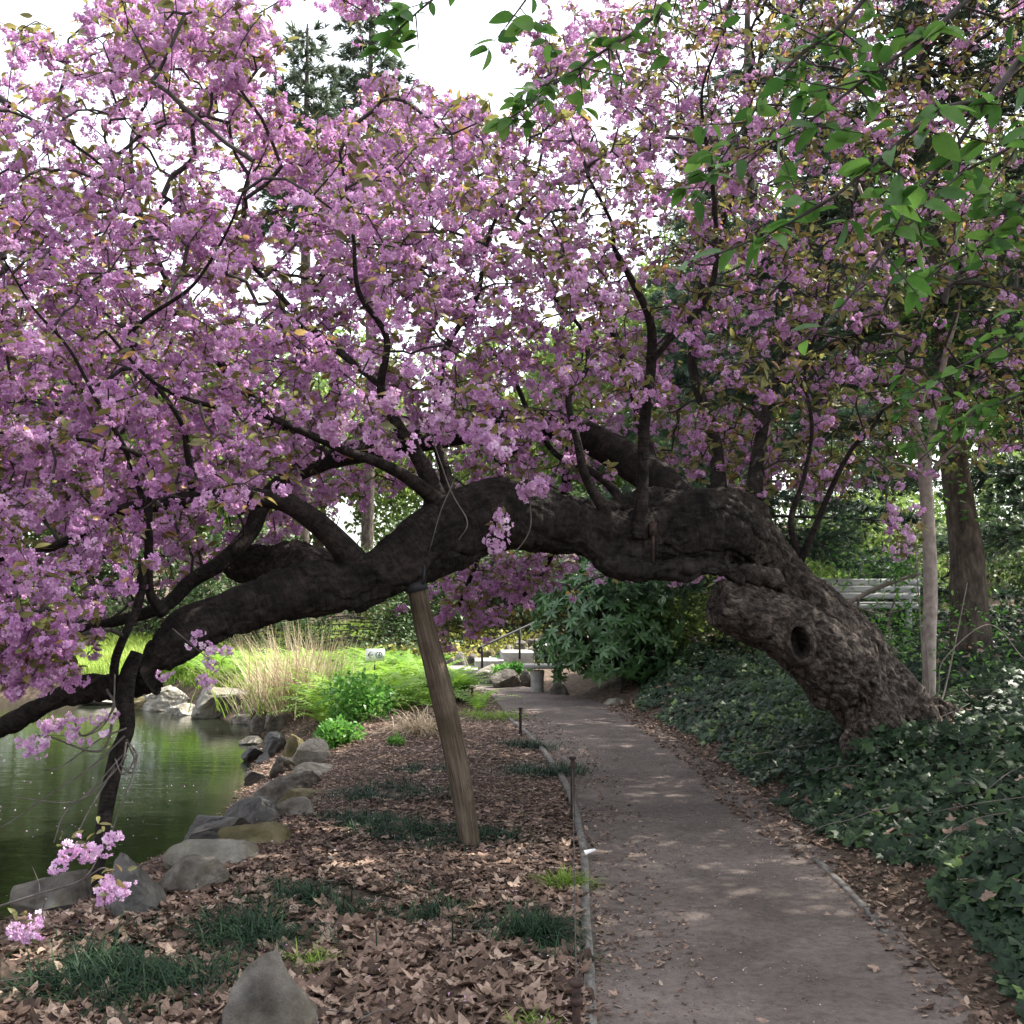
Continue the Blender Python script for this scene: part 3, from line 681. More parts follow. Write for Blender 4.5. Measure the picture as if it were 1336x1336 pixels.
for (cx_, cy_, wx, wy, a, b, n) in [(60, 60, 70, 30, 6, 8, 26), (260, 320, 75, 60, 6.5, 9, 120), (120, 250, 70, 60, 6.5, 9, 70), (480, 350, 60, 60, 7.5, 10, 60), (215, 20, 40, 45, 6, 8, 60), (320, 40, 30, 60, 6.3, 8, 60), (470, 0, 30, 15, 8, 9, 14), (140, 20, 60, 30, 6, 8, 14), (640, 760, 80, 34, 9.6, 10.8, 75), (600, 800, 40, 35, 9.7, 10.6, 30), (690, 740, 60, 18, 9.5, 10.6, 40),
                                    (730, 70, 60, 60, 8, 10, 50), (905, 745, 90, 10, 10.5, 11.5, 40), (1180, 690, 22, 34, 7.6, 7.8, 12), (1060, 620, 60, 30, 8.6, 9.6, 40), (30, 870, 60, 22, 5.5, 6.4, 30), (40, 820, 60, 30, 5.4, 6.4, 50)]:
    ex.append(at(cx_ + rng.normal(size=n) * wx * .6, cy_ + rng.normal(size=n) * wy * .6, U(a, b, n)))
A = np.vstack([A] + ex)
S0 = np.vstack(skel)
P_ = [tuple(x) for x in S0[:, :3]]
cap = len(S0) + len(A) * 12
NP = np.zeros((cap, 3)); NP[:len(S0)] = S0[:, :3]; par = np.full(cap, -1); n = len(S0); fix = n
order = np.zeros(len(A))
for a in range(0, len(A), 500):
    order[a:a + 500] = np.sqrt(((A[a:a + 500, None] - S0[None, :, :3]) ** 2).sum(-1)).min(1)
A = A[np.argsort(order + U(0, .15, len(A)))]
cost = np.zeros(cap); tips = []; rootx = np.array([at(900, 700, 8.2)])
for a in A:
    dv = NP[:n] - a
    d = np.sqrt((dv * dv).sum(1))
    j = int((d + .22 * cost[:n]).argmin())
    L = d[j]
    if L < .06: tips.append(j); continue
    k = min(11, max(2, int(math.ceil(L / .17))))
    t = np.arange(1, k + 1)[:, None] / k
    bend = rng.normal(size=3) * .07 * L + np.array([0, 0, .10 * L])
    seg = NP[j] * (1 - t) + a * t + bend * (np.sin(t * np.pi)) + rng.normal(size=(k, 3)) * .014 * (t < 1)
    NP[n:n + k] = seg; par[n] = j; par[n + 1:n + k] = np.arange(n, n + k - 1)
    cost[n:n + k] = cost[j] + L * t[:, 0]
    n += k; tips.append(n - 1)
NP = NP[:n]; par = par[:n]; tips = np.array(tips)
acc = np.zeros(n); cnt = np.bincount(par[par >= 0], minlength=n)
acc[cnt == 0] = .0036 ** 2.3
for q in range(n - 1, fix - 1, -1):
    acc[par[q]] += acc[q]
nr = np.minimum(acc ** (1 / 2.3), .026)
e = np.arange(fix, n); pa = par[e]
ra = np.where(pa < fix, np.minimum(nr[e] * 1.15, .03), nr[pa]); ra = np.minimum(ra, nr[e] * 1.8)
# crown: blossom, with twigs and young leaves beneath it in the tree of objects
big = nr[e] > .007
tw = MB(); add_segments(tw, NP[pa][big], NP[e][big], ra[big], nr[e][big], 6); add_segments(tw, NP[pa][~big], NP[e][~big], ra[~big], nr[e][~big], 3)

def petal_template(seed):
    """one frilly double flower"""
    g = np.random.default_rng(seed); V = []; T = []
    for ring, (k, r0, r1, z, wd) in enumerate([(5, .004, .024, .004, .6), (5, .003, .017, .013, .7)]):
        for q in range(k):
            a = q / k * 2 * math.pi + ring * .6 + g.normal() * .12; ca, sa = math.cos(a), math.sin(a)
            h = z + g.normal() * .003; r = r1 * (1 + .12 * g.normal())
            b = len(V); s = wd * r
            for (u, t_, zz) in [(r0, 0, .0), (r * .68, -s * .62, h), (r, -s * .2, h + .002), (r * .93, s * .25, h - .003), (r * .62, s * .6, h + .002)]:
                V.append((u * ca - t_ * sa, u * sa + t_ * ca, zz))
            T += [(b, b + 1, b + 2), (b, b + 2, b + 3), (b, b + 3, b + 4)]
    return np.array(V), np.array(T), None
FL = [petal_template(q) for q in range(4)]
def leaf_template(L=1., W=.45, curl=.15, fold=.12, seg=3, tipv=1.):
    """pointed leaf along +y, folded on its midrib"""
    V = [(0, 0, 0)]; T = []; prev = None
    ys_ = np.linspace(0, 1, seg + 2)[1:-1]
    for y in ys_:
        wdt = W * .5 * math.sin(math.pi * y ** .8) ** .8
        z = -curl * y * y * L
        b = len(V); V += [(-wdt * L, y * L, z + fold * wdt * L * 2), (0, y * L, z), (wdt * L, y * L, z + fold * wdt * L * 2)]
        if prev is None: T += [(0, b + 1, b), (0, b + 2, b + 1)]
        else: T += [(prev, b + 1, b), (prev, prev + 1, b + 1), (prev + 1, b + 2, b + 1), (prev + 1, prev + 2, b + 2)]
        prev = b
    b = len(V); V.append((0, L, -curl * L)); T += [(prev, prev + 1, b), (prev + 1, prev + 2, b)]
    return np.array(V), np.array(T), None
def clusters(mb, C, k0=5, k1=9, rad=.043, fs=1.0, vv=None):
    """balls of flowers hung at the points C"""
    k = rng.integers(k0, k1, len(C)); idx = np.repeat(np.arange(len(C)), k)
    d = rdir(len(idx)); d[:, 2] -= .25; d /= np.linalg.norm(d, axis=1)[:, None]
    rr_ = rad * U(.6, 1.25, len(idx))
    loc = C[idx] + d * rr_[:, None] * np.array([1.15, 1.15, .85])
    base = U(0, 1, len(C)) if vv is None else vv
    v = np.clip(base[idx] * .6 + U(0, .4, len(idx)), 0, 1)
    rot = frames(d + rdir(len(idx)) * .35, U(0, 6.3, len(idx)))
    w_ = rng.integers(0, 4, len(idx)); sc = U(.75, 1.2, len(idx)) * fs
    for q in range(4):
        m_ = w_ == q; scatter(mb, FL[q], loc[m_], rot[m_], sc[m_], v[m_])
# clusters sit on thin wood: at the tips and a little way back
ppx, _ = project(NP)
thin = np.where((nr < .0075) & (np.arange(n) >= fix))[0]
g1 = tips[nr[tips] < .02]
dens = np.interp(ppx[thin], [-300, 500, 800, 1000, 1400], [.66, .60, .40, .16, .11])
g2 = thin[rng.random(len(thin)) < dens]
g1 = g1[rng.random(len(g1)) < np.interp(ppx[g1], [-300, 700, 950, 1100, 1400], [.98, .93, .50, .34, .26])]
gi = np.concatenate([g1, g2])
C = NP[gi] + rng.normal(size=(len(gi), 3)) * .03 - np.array([0, 0, .035])
print('clusters', len(C), 'nodes', n)
crown = MB(); fsz = np.interp(project(C)[0], [-300, 700, 1100], [1.1, 1.05, .9])
clusters(crown, C, 5, 11, .037, .96, np.clip(.45 + .5 * fbm(C * 1.5, 2, 5) + U(-.25, .25, len(C)), 0, 1))
crown_o = part(crown, 'crown', M['petal'], cherry, smooth=False)
part(tw, 'twigs', M['twig'], crown_o)
LB = [leaf_template(1, .42, c, .14, 3) for c in (.05, .2, .35)]
def leaves(mb, P, size, lo=2, hi=5, tpls=LB, droop=-.15, vmul=1.0, spread=.02):
    k = rng.integers(lo, hi, len(P)); idx = np.repeat(np.arange(len(P)), k)
    d = rdir(len(idx)); d[:, 2] = d[:, 2] * .45 + droop; loc = P[idx] + rng.normal(size=(len(idx), 3)) * spread
    rot = frames_y(d, rng.normal(size=len(idx)) * .7); v = U(0, 1, len(idx)) * vmul; sc = size * U(.6, 1.2, len(idx)); w_ = rng.integers(0, len(tpls), len(idx))
    for q, tp in enumerate(tpls): scatter(mb, tp, loc[w_ == q], rot[w_ == q], sc[w_ == q], v[w_ == q])
lf = MB()
lp = thin[rng.random(len(thin)) < np.interp(ppx[thin], [-300, 500, 900, 1400], [.46, .48, .52, .55])]
leaves(lf, NP[lp], .075, 2, 5)
lp = tips[rng.random(len(tips)) < .8]; leaves(lf, NP[lp], .09, 2, 6)
part(lf, 'young_leaves', M['bronze'], crown_o)
# single clusters that hang clear of the crown, on their own thin twigs
def hanging(points, twig, Yd, size=1.0, leafn=1):
    for (qx, qy) in points:
        c = at(qx, qy, Yd + U(-.03, .03)); mb = MB()
        sub = c + rng.normal(size=(4, 3)) * .03 * size
        clusters(mb, sub, 5, 8, .04 * size, size, np.array([.9, .8, .7, 1.0]))
        o = part(mb, 'blossom_cluster', M['petal'], cherry, smooth=False)
        if leafn:
            lb = MB(); leaves(lb, c[None] + np.array([[0, 0, .05]]), .085 * size, 2, 5, droop=.05); part(lb, 'young_leaves', M['bronze'], o)
    if twig:
        mb = MB()
        for t_ in twig:
            P, r = pp(*[(a[0], a[1], (a[2] if len(a) > 2 else 1.3) * .72, Yd) for a in t_]); r = r * .8; P[1:-1] += rng.normal(size=P[1:-1].shape) * .012; r[-1] *= .4; add_tube(mb, P, r, 5, 24)
        part(mb, 'twig', M['dtwig'], cherry)
hanging([(95, 1108), (82, 1122), (118, 1112), (138, 1098)], [[(0, 1182, 3), (60, 1172, 2.4), (105, 1150, 2), (128, 1118, 1.5), (150, 1085, 1.2)], [(50, 1172, 2), (46, 1150, 1.2), (42, 1130, 1)], [(60, 1172, 2), (52, 1190, 1.5), (75, 1215, 1.2)]], 4.4, .62)
hanging([(145, 1150), (138, 1168), (155, 1162)], [[(110, 1148, 2), (135, 1135, 1.6), (150, 1140, 1.2)]], 4.4, .62)
hanging([(30, 1222), (22, 1216), (42, 1208)], [[(0, 1225, 2), (25, 1210, 1.6), (48, 1195, 1.2)]], 4.4, .58)
hanging([(683, 634), (700, 637), (712, 630)], None, 6.9, 1.0, 1)
hanging([(655, 676), (650, 712), (648, 695)], [[(688, 600, 1.3), (692, 650, 1.3), (690, 690, 1.4), (665, 725, 1.3), (640, 745, 1.2), (610, 790, 1)]], 7.0, .9)
hanging([(510, 522), (498, 535), (563, 505), (572, 515), (563, 550), (625, 570), (640, 575), (435, 565), (447, 555), (478, 470), (430, 550), (655, 590), (622, 560)], [[(575, 560, 1.6), (590, 610, 1.3), (572, 665, 1.2), (560, 720, 1)], [(560, 560, 1.5), (590, 640, 1.6), (612, 680, 1.4), (598, 705, 1.2)]], 6.3, 1.0)
hanging([(255, 836), (268, 842), (300, 850), (274, 865), (210, 880), (264, 884), (274, 891)], [[(225, 820, 1.5), (255, 845, 1.3), (272, 862, 1.2), (285, 870, 1), (262, 888, 1)], [(262, 848, 1.2), (285, 848, 1), (300, 850, 1)], [(290, 870, 1), (294, 860, 1), (302, 852, 1)]], 6.2, .62, 0)
hanging([(38, 970), (60, 955), (52, 975), (75, 945), (98, 940), (132, 940), (100, 960)], [[(150, 880, 2), (145, 925, 2), (115, 962, 1.6), (60, 960, 1.2)], [(60, 960, 1.5), (50, 970, 1.2)]], 6.0, .75, 0)
hanging([(1165, 665), (1172, 682), (1186, 700)], [[(1140, 620, 1.4), (1158, 665, 1.2), (1190, 700, 1)]], 7.6, .7, 1)
# iron rod that pins the cracked arch
mb = MB(); yr = float(cast(852, 700, [o_tr])[1]) - .03; c0, c1 = at(852, 680, yr), at(852, 738, yr)
add_tube(mb, [c0, c1], [.011, .011], 8, 3); box(mb, at(852, 690, yr), (.05, .03, .09)); box(mb, at(852, 737, yr), (.055, .055, .018)); add_tube(mb, [at(852, 738, yr), at(852, 742, yr)], [.02, .02], 6, 3)
part(mb, 'iron_rod', M['iron'], cherry, smooth=False)
# prop under the arch
pr = thing('wooden_prop', 'bare weathered wooden post propping up the arched cherry trunk', 'prop', tuple(at(612, 1100, 7.1)))
P, r = pp((614, 1112, 14.5, 7.08), (612, 1090, 15, 7.1), (597, 1000, 17, 7.15), (575, 900, 17.5, 7.2), (556, 825, 15.5, 7.24), (544, 768, 13.5, 7.27))
mb = MB(); V, T, Q, bk, C_, rr = tube_arrays(P, r * .88, 40, 120, .05, 3)
cr = 1 - .10 * np.clip(fbm(np.stack([bk[:, 0] * .9, bk[:, 1] * 55, bk[:, 2] * 55], -1), 3, 4), -.2, 1)[:, None] + .05 * fbm(np.stack([bk[:, 0] * 3, bk[:, 1] * 8, bk[:, 2] * 8], -1), 2, 6)[:, None]
cc = np.vstack([np.repeat(C_, 40, 0), C_[0], C_[-1]]); V = cc + (V - cc) * cr
mb.add(V, T, Q, .5, bk); part(mb, 'post', M['propwood'], pr)
mb = MB(); c = at(543, 762, 7.27); add_tube(mb, [at(544.5, 772, 7.27), at(542, 760, 7.27)], [.074, .070], 16, 3)
for s_ in (-1, 1): add_tube(mb, [c + np.array([s_ * .05, -.05, 0]), c + np.array([s_ * .055, -.03, .12]), c + np.array([s_ * .02, 0.05, .16])], [.011, .011, .011], 6, 6)
part(mb, 'metal_cap', M['blackiron'], pr, smooth=False)
# ------------------------------------------------------------------ rocks
def ico(sub):
    import bmesh
    bm = bmesh.new(); bmesh.ops.create_icosphere(bm, subdivisions=sub, radius=1.0)
    V = np.array([v.co[:] for v in bm.verts]); T = np.array([[v.index for v in f.verts] for f in bm.faces]); bm.free(); return V, T
ICO = ico(5)
def rock(px0, px1, py0, py1, base, label, mat='rock', seed=0, ang=9, depth=.85, sink=.22, sq=1.0, tilt=0., Yd=None, group=None, peak=0.):
    Y = Yd or (float(ground_hit((px0 + px1) / 2, py1)[1]) if py1 < 1340 else 3.9)
    g = np.random.default_rng(seed + 100)
    w_ = (px1 - px0) * Y / F / 2; h_ = (py1 - py0) * Y / F
    V = ICO[0].copy(); ang = ang + 3
    for q in range(ang):
        d = g.normal(size=3); d[2] = abs(d[2]) * .8 if q % 3 else d[2]; d /= np.linalg.norm(d); lim = g.uniform(.48, .80)
        p_ = V @ d; V = V - np.clip(p_ - lim, 0, None)[:, None] * d * .93
    V *= 1 + .10 * fbm(ICO[0] * 1.6 + seed * 3.1, 4, seed)[:, None]
    V += ICO[0] * (.05 * fbm(ICO[0] * 5 + seed, 4, seed + 5) - .05 * np.clip(1 - np.abs(fbm(ICO[0] * 1.7 + seed * 2, 2, seed + 6)) / .07, 0, 1) + .014 * fbm(ICO[0] * 19 + seed, 3, seed + 7))[:, None]
    a = g.uniform(0, 6.28) if sq else 0
    if tilt: c, s = math.cos(tilt), math.sin(tilt); V = np.stack([V[:, 0] * c + V[:, 2] * s, V[:, 1], -V[:, 0] * s + V[:, 2] * c], -1)
    V /= (V.max(0) - V.min(0)) / 2; V -= (V.max(0) + V.min(0)) / 2
    hh = h_ * (1 + sink)
    V = V * np.array([w_, w_ * depth, hh / 2])
    if peak: tt = (V[:, 2:3] / hh + .5); V[:, :2] *= 1 - peak * np.clip(tt, 0, 1) ** 1.3; V[:, 0] += .04 * tt[:, 0] * w_ * 2
    c = at((px0 + px1) / 2, py1, Y); c[1] += w_ * depth * .5; c[0] *= c[1] / Y
    top = at(0, py0, c[1])[2]
    mb = MB(); mb.add(V + np.array([c[0], c[1], top - hh / 2]), ICO[1])
    o = mb.build('rock', M[mat], None, True, origin=(c[0], c[1], top - hh))
    return tag(o, label, 'rock', group or 'rocks edging the pond')
RK = [
 (262, 432, 1236, 1375, .02, 'large pointed grey rock standing in dead leaves at the bottom edge', 'rock', 1, 6, .8, .1),
 (15, 132, 1130, 1196, -.2, 'brownish boulder behind the pink sprays, at the near left pond bank', 'rock', 2, 7, .9, .2),
 (132, 216, 1113, 1200, -.2, 'dark rounded boulder right beside the foot of the hanging limb', 'darkrock', 3, 6, .9, .2),
 (213, 336, 1096, 1134, -.22, 'long flat pale rock lying behind a squarish grey one', 'palerock', 4, 8, .5, .3),
 (204, 298, 1116, 1168, -.18, 'squarish grey rock in front of the long flat pale rock', 'rock', 5, 10, .7, .2),
 (284, 378, 1074, 1106, -.2, 'ochre mossy rock with dead leaves against it', 'tanrock', 6, 8, .8, .3),
 (236, 318, 1064, 1106, -.32, 'smooth dark brown rock sloping into the pond behind the ochre rock', 'darkrock', 7, 6, .9, .3),
 (286, 374, 1036, 1080, -.3, 'wide dark slab rising over the ochre rock', 'darkrock', 8, 8, .8, .3),
 (355, 412, 1040, 1066, -.1, 'low dark wedge beneath the flat tan rock', 'rock', 9, 8, .8, .3),
 (362, 434, 1029, 1047, -.1, 'flat tan rock like a shelf at the edge of the leaf bed', 'tanrock', 10, 8, .8, .4),
 (333, 424, 1004, 1044, -.25, 'broad dark grey boulder midway along the right bank', 'rock', 11, 7, .8, .3),
 (384, 442, 993, 1014, -.1, 'small light grey slab under the big tan boulder', 'palerock', 12, 8, .8, .3),
 (378, 436, 962, 1000, -.1, 'big pale tan boulder with a steep face, tallest on the right bank', 'palerock', 13, 9, .8, .2),
 (365, 402, 957, 998, -.2, 'upright brown rock leaning on the big tan boulder', 'tanrock', 14, 8, .8, .2),
 (342, 374, 954, 985, -.3, 'round dark rock at the waterline left of the upright brown rock', 'darkrock', 15, 5, .9, .2),
 (314, 346, 972, 994, -.45, 'small black wet rock standing in the pond', 'darkrock', 16, 7, .9, .2),
 (334, 354, 981, 996, -.42, 'tiny dark stone behind the black wet one', 'darkrock', 17, 6, .9, .2),
 (326, 348, 930, 958, -.4, 'thin grey rock tilted to the right by the water', 'rock', 18, 9, .7, .2),
 (344, 374, 928, 957, -.3, 'tilted grey rock with green moss, next to the thin tilted one', 'rock', 19, 9, .7, .2),
 (311, 345, 960, 971, -.45, 'flat grey stone awash at the waterline', 'palerock', 20, 6, .8, .5),
 (352, 392, 985, 1010, -.3, 'rough grey stone filling the gap below the upright brown rock', 'rock', 21, 8, .9, .3),
 (318, 350, 1004, 1024, -.42, 'small dark stone at the waterline below the tiny one', 'darkrock', 22, 7, .9, .3),
 (180, 254, 894, 927, -.45, 'pale rounded boulder left on the far shore', 'palerock', 23, 6, .8, .15),
 (160, 205, 908, 926, -.45, 'small tan boulder at the left end of the far shore boulders', 'tanrock', 24, 6, .8, .2),
 (221, 258, 917, 933, -.45, 'little oval stone in the water between the two large far boulders', 'palerock', 25, 5, .9, .3),
 (250, 330, 896, 937, -.45, 'largest pale boulder on the far shore below the dry reeds', 'palerock', 26, 6, .8, .15),
 (258, 288, 917, 936, -.45, 'round pale stone at the foot of the largest far boulder', 'palerock', 27, 5, .9, .2),
 (326, 358, 914, 938, -.4, 'brown boulder under the drooping dry reeds', 'tanrock', 28, 6, .8, .2),
 (302, 338, 932, 944, -.45, 'low brown stone in the water before the brown boulder', 'rock', 29, 6, .8, .4),
 (96, 168, 903, 920, -.45, 'long low pale boulder at the far left shore behind the trunk', 'palerock', 30, 6, .6, .2),
 (576, 596, 858, 876, .0, 'low grey rock left of the pointed one by the steps', 'rock', 31, 8, .8, .2, 22.5),
 (590, 612, 850, 874, .0, 'pointed pale grey rock by the foot of the steps', 'palerock', 32, 10, .7, .2, 22.3),
 (609, 624, 852, 873, .0, 'narrow brown rock right of the pointed one', 'rock', 33, 8, .7, .2, 22.2),
 (614, 662, 866, 892, .0, 'smooth light rounded boulder at the end of the path', 'palerock', 34, 6, .8, .15, 19.6),
 (637, 680, 872, 899, .0, 'angular grey block set between the smooth boulder and the bench', 'rock', 35, 12, .7, .15, 18.9),
 (676, 698, 873, 897, .0, 'brown rock squeezed between the grey block and the bench', 'rock', 36, 8, .7, .15, 19.1),
 (628, 646, 846, 864, .2, 'tan rock behind the lower handrail post', 'tanrock', 37, 6, .8, .2, 22.9),
 (643, 656, 850, 864, .2, 'small brown stone between the tan rock and the step', 'rock', 38, 8, .8, .2, 22.8),
 (652, 672, 841, 856, .3, 'light grey pointed stone beside the second step', 'palerock', 39, 10, .8, .2, 23.3),
 (666, 692, 835, 853, .4, 'layered brown rock behind the second handrail post', 'rock', 40, 8, .8, .2, 23.5),
 (684, 706, 833, 846, .5, 'brown rounded stone above the layered rock', 'rock', 41, 7, .8, .2, 23.7),
 (700, 726, 823, 845, .5, 'large tan rock at the top of the steps beside the rhododendron', 'tanrock', 42, 6, .8, .2, 23.8),
 (688, 708, 843, 857, .4, 'blue grey stone between the second and third steps', 'palerock', 43, 8, .8, .2, 22.4),
 (784, 826, 910, 930, .0, 'lone pale flat rock on the path edge below the rhododendron', 'palerock', 44, 6, .7, .25, 16.0),
 (716, 742, 890, 914, .0, 'grey rock half under the rhododendron beside the bench', 'rock', 47, 7, .7, .2, 17.6),
 (783, 822, 893, 914, .05, 'dark rock in the shade at the rhododendron foot', 'darkrock', 45, 7, .8, .2, 17.2),
 (818, 864, 888, 908, .1, 'flat brown rock at the edge of the ivy', 'rock', 46, 8, .7, .25, 17.0),
 (868, 902, 878, 897, .3, 'greenish boulder half sunk in the ivy left of the post', 'tanrock', 48, 6, .8, .25, 16.2),
 (886, 934, 873, 897, .3, 'long pale boulder behind the ivy by the thin posts', 'palerock', 49, 7, .7, .25, 16.6),
 (943, 982, 851, 878, .5, 'flat pale slab seen beneath the leaning trunk', 'palerock', 50, 9, .7, .25, 17.6),
 (898, 936, 863, 878, .5, 'low grey slab behind the long pale boulder', 'rock', 51, 9, .7, .3, 18.0),
]
for a in RK:
    rock(*a[:8], ang=a[8], depth=a[9], sink=a[10], Yd=a[11] if len(a) > 11 else None, peak=.68 if a[7] == 1 else .3 if a[7] in (13, 14, 32, 39) else 0., group='rocks edging the pond' if a[7] < 31 else 'rocks around the steps and path')

# ------------------------------------------------------------------ steps, rails, bench
st = thing('stone_steps', 'pale stone steps climbing to the right behind the path', 'steps', tuple(at(650, 872, 21.5)))
for (a, b, yt, yb, Y) in [(570, 622, 873, 880, 20.8), (618, 657, 862, 872, 21.2), (653, 696, 851, 863, 21.6), (700, 745, 842, 853, 22.0), (742, 790, 831, 842, 22.4)]:
    p0 = at(a, yt, Y); p1 = at(b, yt, Y); z0 = at(a, yb, Y)[2] - .12; mb = MB()
    box(mb, ((p0[0] + p1[0]) / 2, Y + .5, (p0[2] + z0) / 2), (p1[0] - p0[0], 1.0, p0[2] - z0), .05)
    o = part(mb, 'step', M['step'], st, smooth=False)
    bv = o.modifiers.new('b', 'BEVEL'); bv.width = .02; bv.segments = 2
hr = thing('handrail', 'black iron handrail rising beside the stone steps', 'handrail', tuple(at(628, 870, 20.7)))
mb = MB(); add_tube(mb, [at(628, 852, 20.7), at(624.5, 850, 20.7), at(625, 846, 20.7), at(632, 842, 20.75), at(678, 821, 21.4), at(700, 811, 21.7)], [.022] * 6, 8, 60); part(mb, 'rail', M['blackiron'], hr)
for (x, y0_, y1_, Y) in [(629, 843, 869, 20.7), (678, 821, 857, 21.4)]:
    mb = MB(); add_tube(mb, [at(x, y1_ + 3, Y), at(x, y0_, Y)], [.022, .022], 8, 4); part(mb, 'post', M['blackiron'], hr)
hr = thing('handrail', 'thin black railing between the rhododendron and the leaning trunk', 'handrail', tuple(at(811, 908, 16.6)))
mb = MB(); add_tube(mb, [at(808, 858, 16.6), at(850, 852, 16.8), at(900, 846, 17.1), at(942, 838, 17.4)], [.014] * 4, 6, 40); part(mb, 'rail', M['blackiron'], hr)
for (x, y0_, y1_, Y) in [(811, 858, 908, 16.6), (899, 846, 880, 17.1), (943, 838, 886, 17.4)]:
    mb = MB(); add_tube(mb, [at(x, y1_ + 5, Y), at(x, y0_, Y)], [.018, .018], 8, 4); part(mb, 'post', M['blackiron'], hr)
be = thing('stone_bench', 'small pale stone bench with a slab seat beside the path end', 'bench', tuple(at(706, 906, 17.9)))
def bbox(mb, x0, x1, y0_, y1_, Y, dep, v=.5):
    p = at(x0, y0_, Y); q = at(x1, y1_, Y); box(mb, ((p[0] + q[0]) / 2, Y + dep / 2, (p[2] + q[2]) / 2), (q[0] - p[0], dep, p[2] - q[2]), 0, v)
mb = MB(); bbox(mb, 683, 738, 867.5, 873, 17.9, .42); o = part(mb, 'seat', M['step'], be, smooth=False); o.modifiers.new('b', 'BEVEL').width = .012
for (a, b) in ((692, 710), (722, 733)):
    c = at((a + b) / 2, 905, 18.08); wv = (b - a) * 18 / F / 2; zt = at(0, 874.5, 18.08)[2]; mb = MB()
    pz = np.linspace(0, 1, 9); prof = wv * (1.05 - .12 * np.sin(pz * np.pi) ** 1.5)
    add_tube(mb, [[c[0], c[1], c[2] - .03 + (zt - c[2] + .03) * t_] for t_ in pz], prof, 12, 18); part(mb, 'leg', M['step'], be)
# the weathered plank bench on the bank to the right
pb = thing('plank_bench', 'weathered grey slatted bench on the bank behind the leaning trunk', 'bench', tuple(at(1130, 812, 15.5)))
def plank(x0, x1, y0_, y1_, Y, tilt, name, dep=.03):
    p = at(x0, y0_, Y); q = at(x1, y1_, Y); mb = MB(); box(mb, ((p[0] + q[0]) / 2, Y, (p[2] + q[2]) / 2), (q[0] - p[0], dep, p[2] - q[2])); return part(mb, name, M['greywood'], pb, smooth=False)
for (y0_, y1_) in ((755, 763), (764.2, 772), (773.2, 781)): plank(1066, 1200, y0_, y1_, 15.9, 0, 'back_slat')
for q, Y in enumerate((15.35, 15.47, 15.59, 15.71)):
    p = at(1062, 785, Y); q_ = at(1196, 785, Y); zz = at(0, 787, 15.35)[2]; mb = MB(); box(mb, ((p[0] + q_[0]) / 2, Y, zz), (q_[0] - p[0], .105, .03)); part(mb, 'seat_slat', M['greywood'], pb, smooth=False)
for x in (1072, 1185):
    for Y in (15.36, 15.85):
        p = at(x, 786, Y); g_ = float(gz(p[0], Y)); mb = MB(); box(mb, (p[0], Y, (p[2] + g_) / 2 - .05), (.07, .07, p[2] - g_ + .06)); part(mb, 'leg', M['greywood'], pb, smooth=False)
    p = at(x, 758, 15.93); mb = MB(); box(mb, (p[0], 15.94, p[2] - .25), (.06, .04, .58)); part(mb, 'back_post', M['greywood'], pb, smooth=False)
mb = MB(); bbox(mb, 1060, 1200, 788.5, 794, 15.33, .03); part(mb, 'apron', M['greywood'], pb, smooth=False)

# ------------------------------------------------------------------ little sign with an arrow and a round emblem
sg = thing('sign', 'small white sign with an arrow and round blue emblem among ferns', 'sign', tuple(at(489, 905, 17.6)))
c = at(489.3, 854.5, 17.6); pxm = 17.6 / F; W_, H_ = 24.5 * pxm, 15.5 * pxm
sign_w = plain('white_sign_face', (.82, .83, .85), .5); sign_b = plain('sign_blue_grey', (.08, .16, .30), .5); sign_g = plain('sign_grey', (.16, .18, .22), .5)
mb = MB(); box(mb, c, (W_, .012, H_)); part(mb, 'panel', sign_w, sg, smooth=False)
mb = MB(); fy = c[1] - .0085
def bar(mb, x0, z0, x1, z1, t_):
    d = np.array([x1 - x0, z1 - z0]); L = np.hypot(*d); n_ = np.array([-d[1], d[0]]) / L * t_ / 2
    V = [[c[0] + x0 + n_[0], fy, c[2] + z0 + n_[1]], [c[0] + x0 - n_[0], fy, c[2] + z0 - n_[1]], [c[0] + x1 - n_[0], fy, c[2] + z1 - n_[1]], [c[0] + x1 + n_[0], fy, c[2] + z1 + n_[1]]]
    mb.add(V, None, [[0, 1, 2, 3]])
bar(mb, -8.4 * pxm, 0, -2.2 * pxm, 0, 1.3 * pxm); bar(mb, -9.2 * pxm, 0, -5.4 * pxm, 3.8 * pxm, 1.4 * pxm); bar(mb, -9.2 * pxm, 0, -5.4 * pxm, -3.8 * pxm, 1.4 * pxm)
part(mb, 'arrow', sign_g, sg, smooth=False)
mb = MB(); a = np.linspace(0, 2 * np.pi, 41)[:-1]; ex_, ez_ = 5.2 * pxm, 0
for (r0, r1, a0, a1) in [(4.6, 3.3, 0, 6.283), (2.0, .9, 3.6, 8.2)]:
    aa = np.linspace(a0, a1, 41); V = np.concatenate([np.stack([c[0] + ex_ + r_ * pxm * np.cos(aa), 0 * aa + fy, c[2] + ez_ + r_ * pxm * np.sin(aa)], -1) for r_ in (r0, r1)])
    k = np.arange(40); mb.add(V, None, np.stack([k, k + 1, k + 42, k + 41], -1))
bar(mb, 4.2 * pxm, -1.5 * pxm, 6.2 * pxm, 3.2 * pxm, 1.0 * pxm)
part(mb, 'emblem', sign_b, sg, smooth=False)
mb = MB(); add_tube(mb, [c + [0, .012, -.05], c + [-.03, .012, -.85]], [.012, .012], 6, 6); part(mb, 'stake', M['iron'], sg)
sg = thing('plant_label', 'tiny pale plant label on a stake beyond the ferns', 'plant label', tuple(at(613, 838, 25.5)))
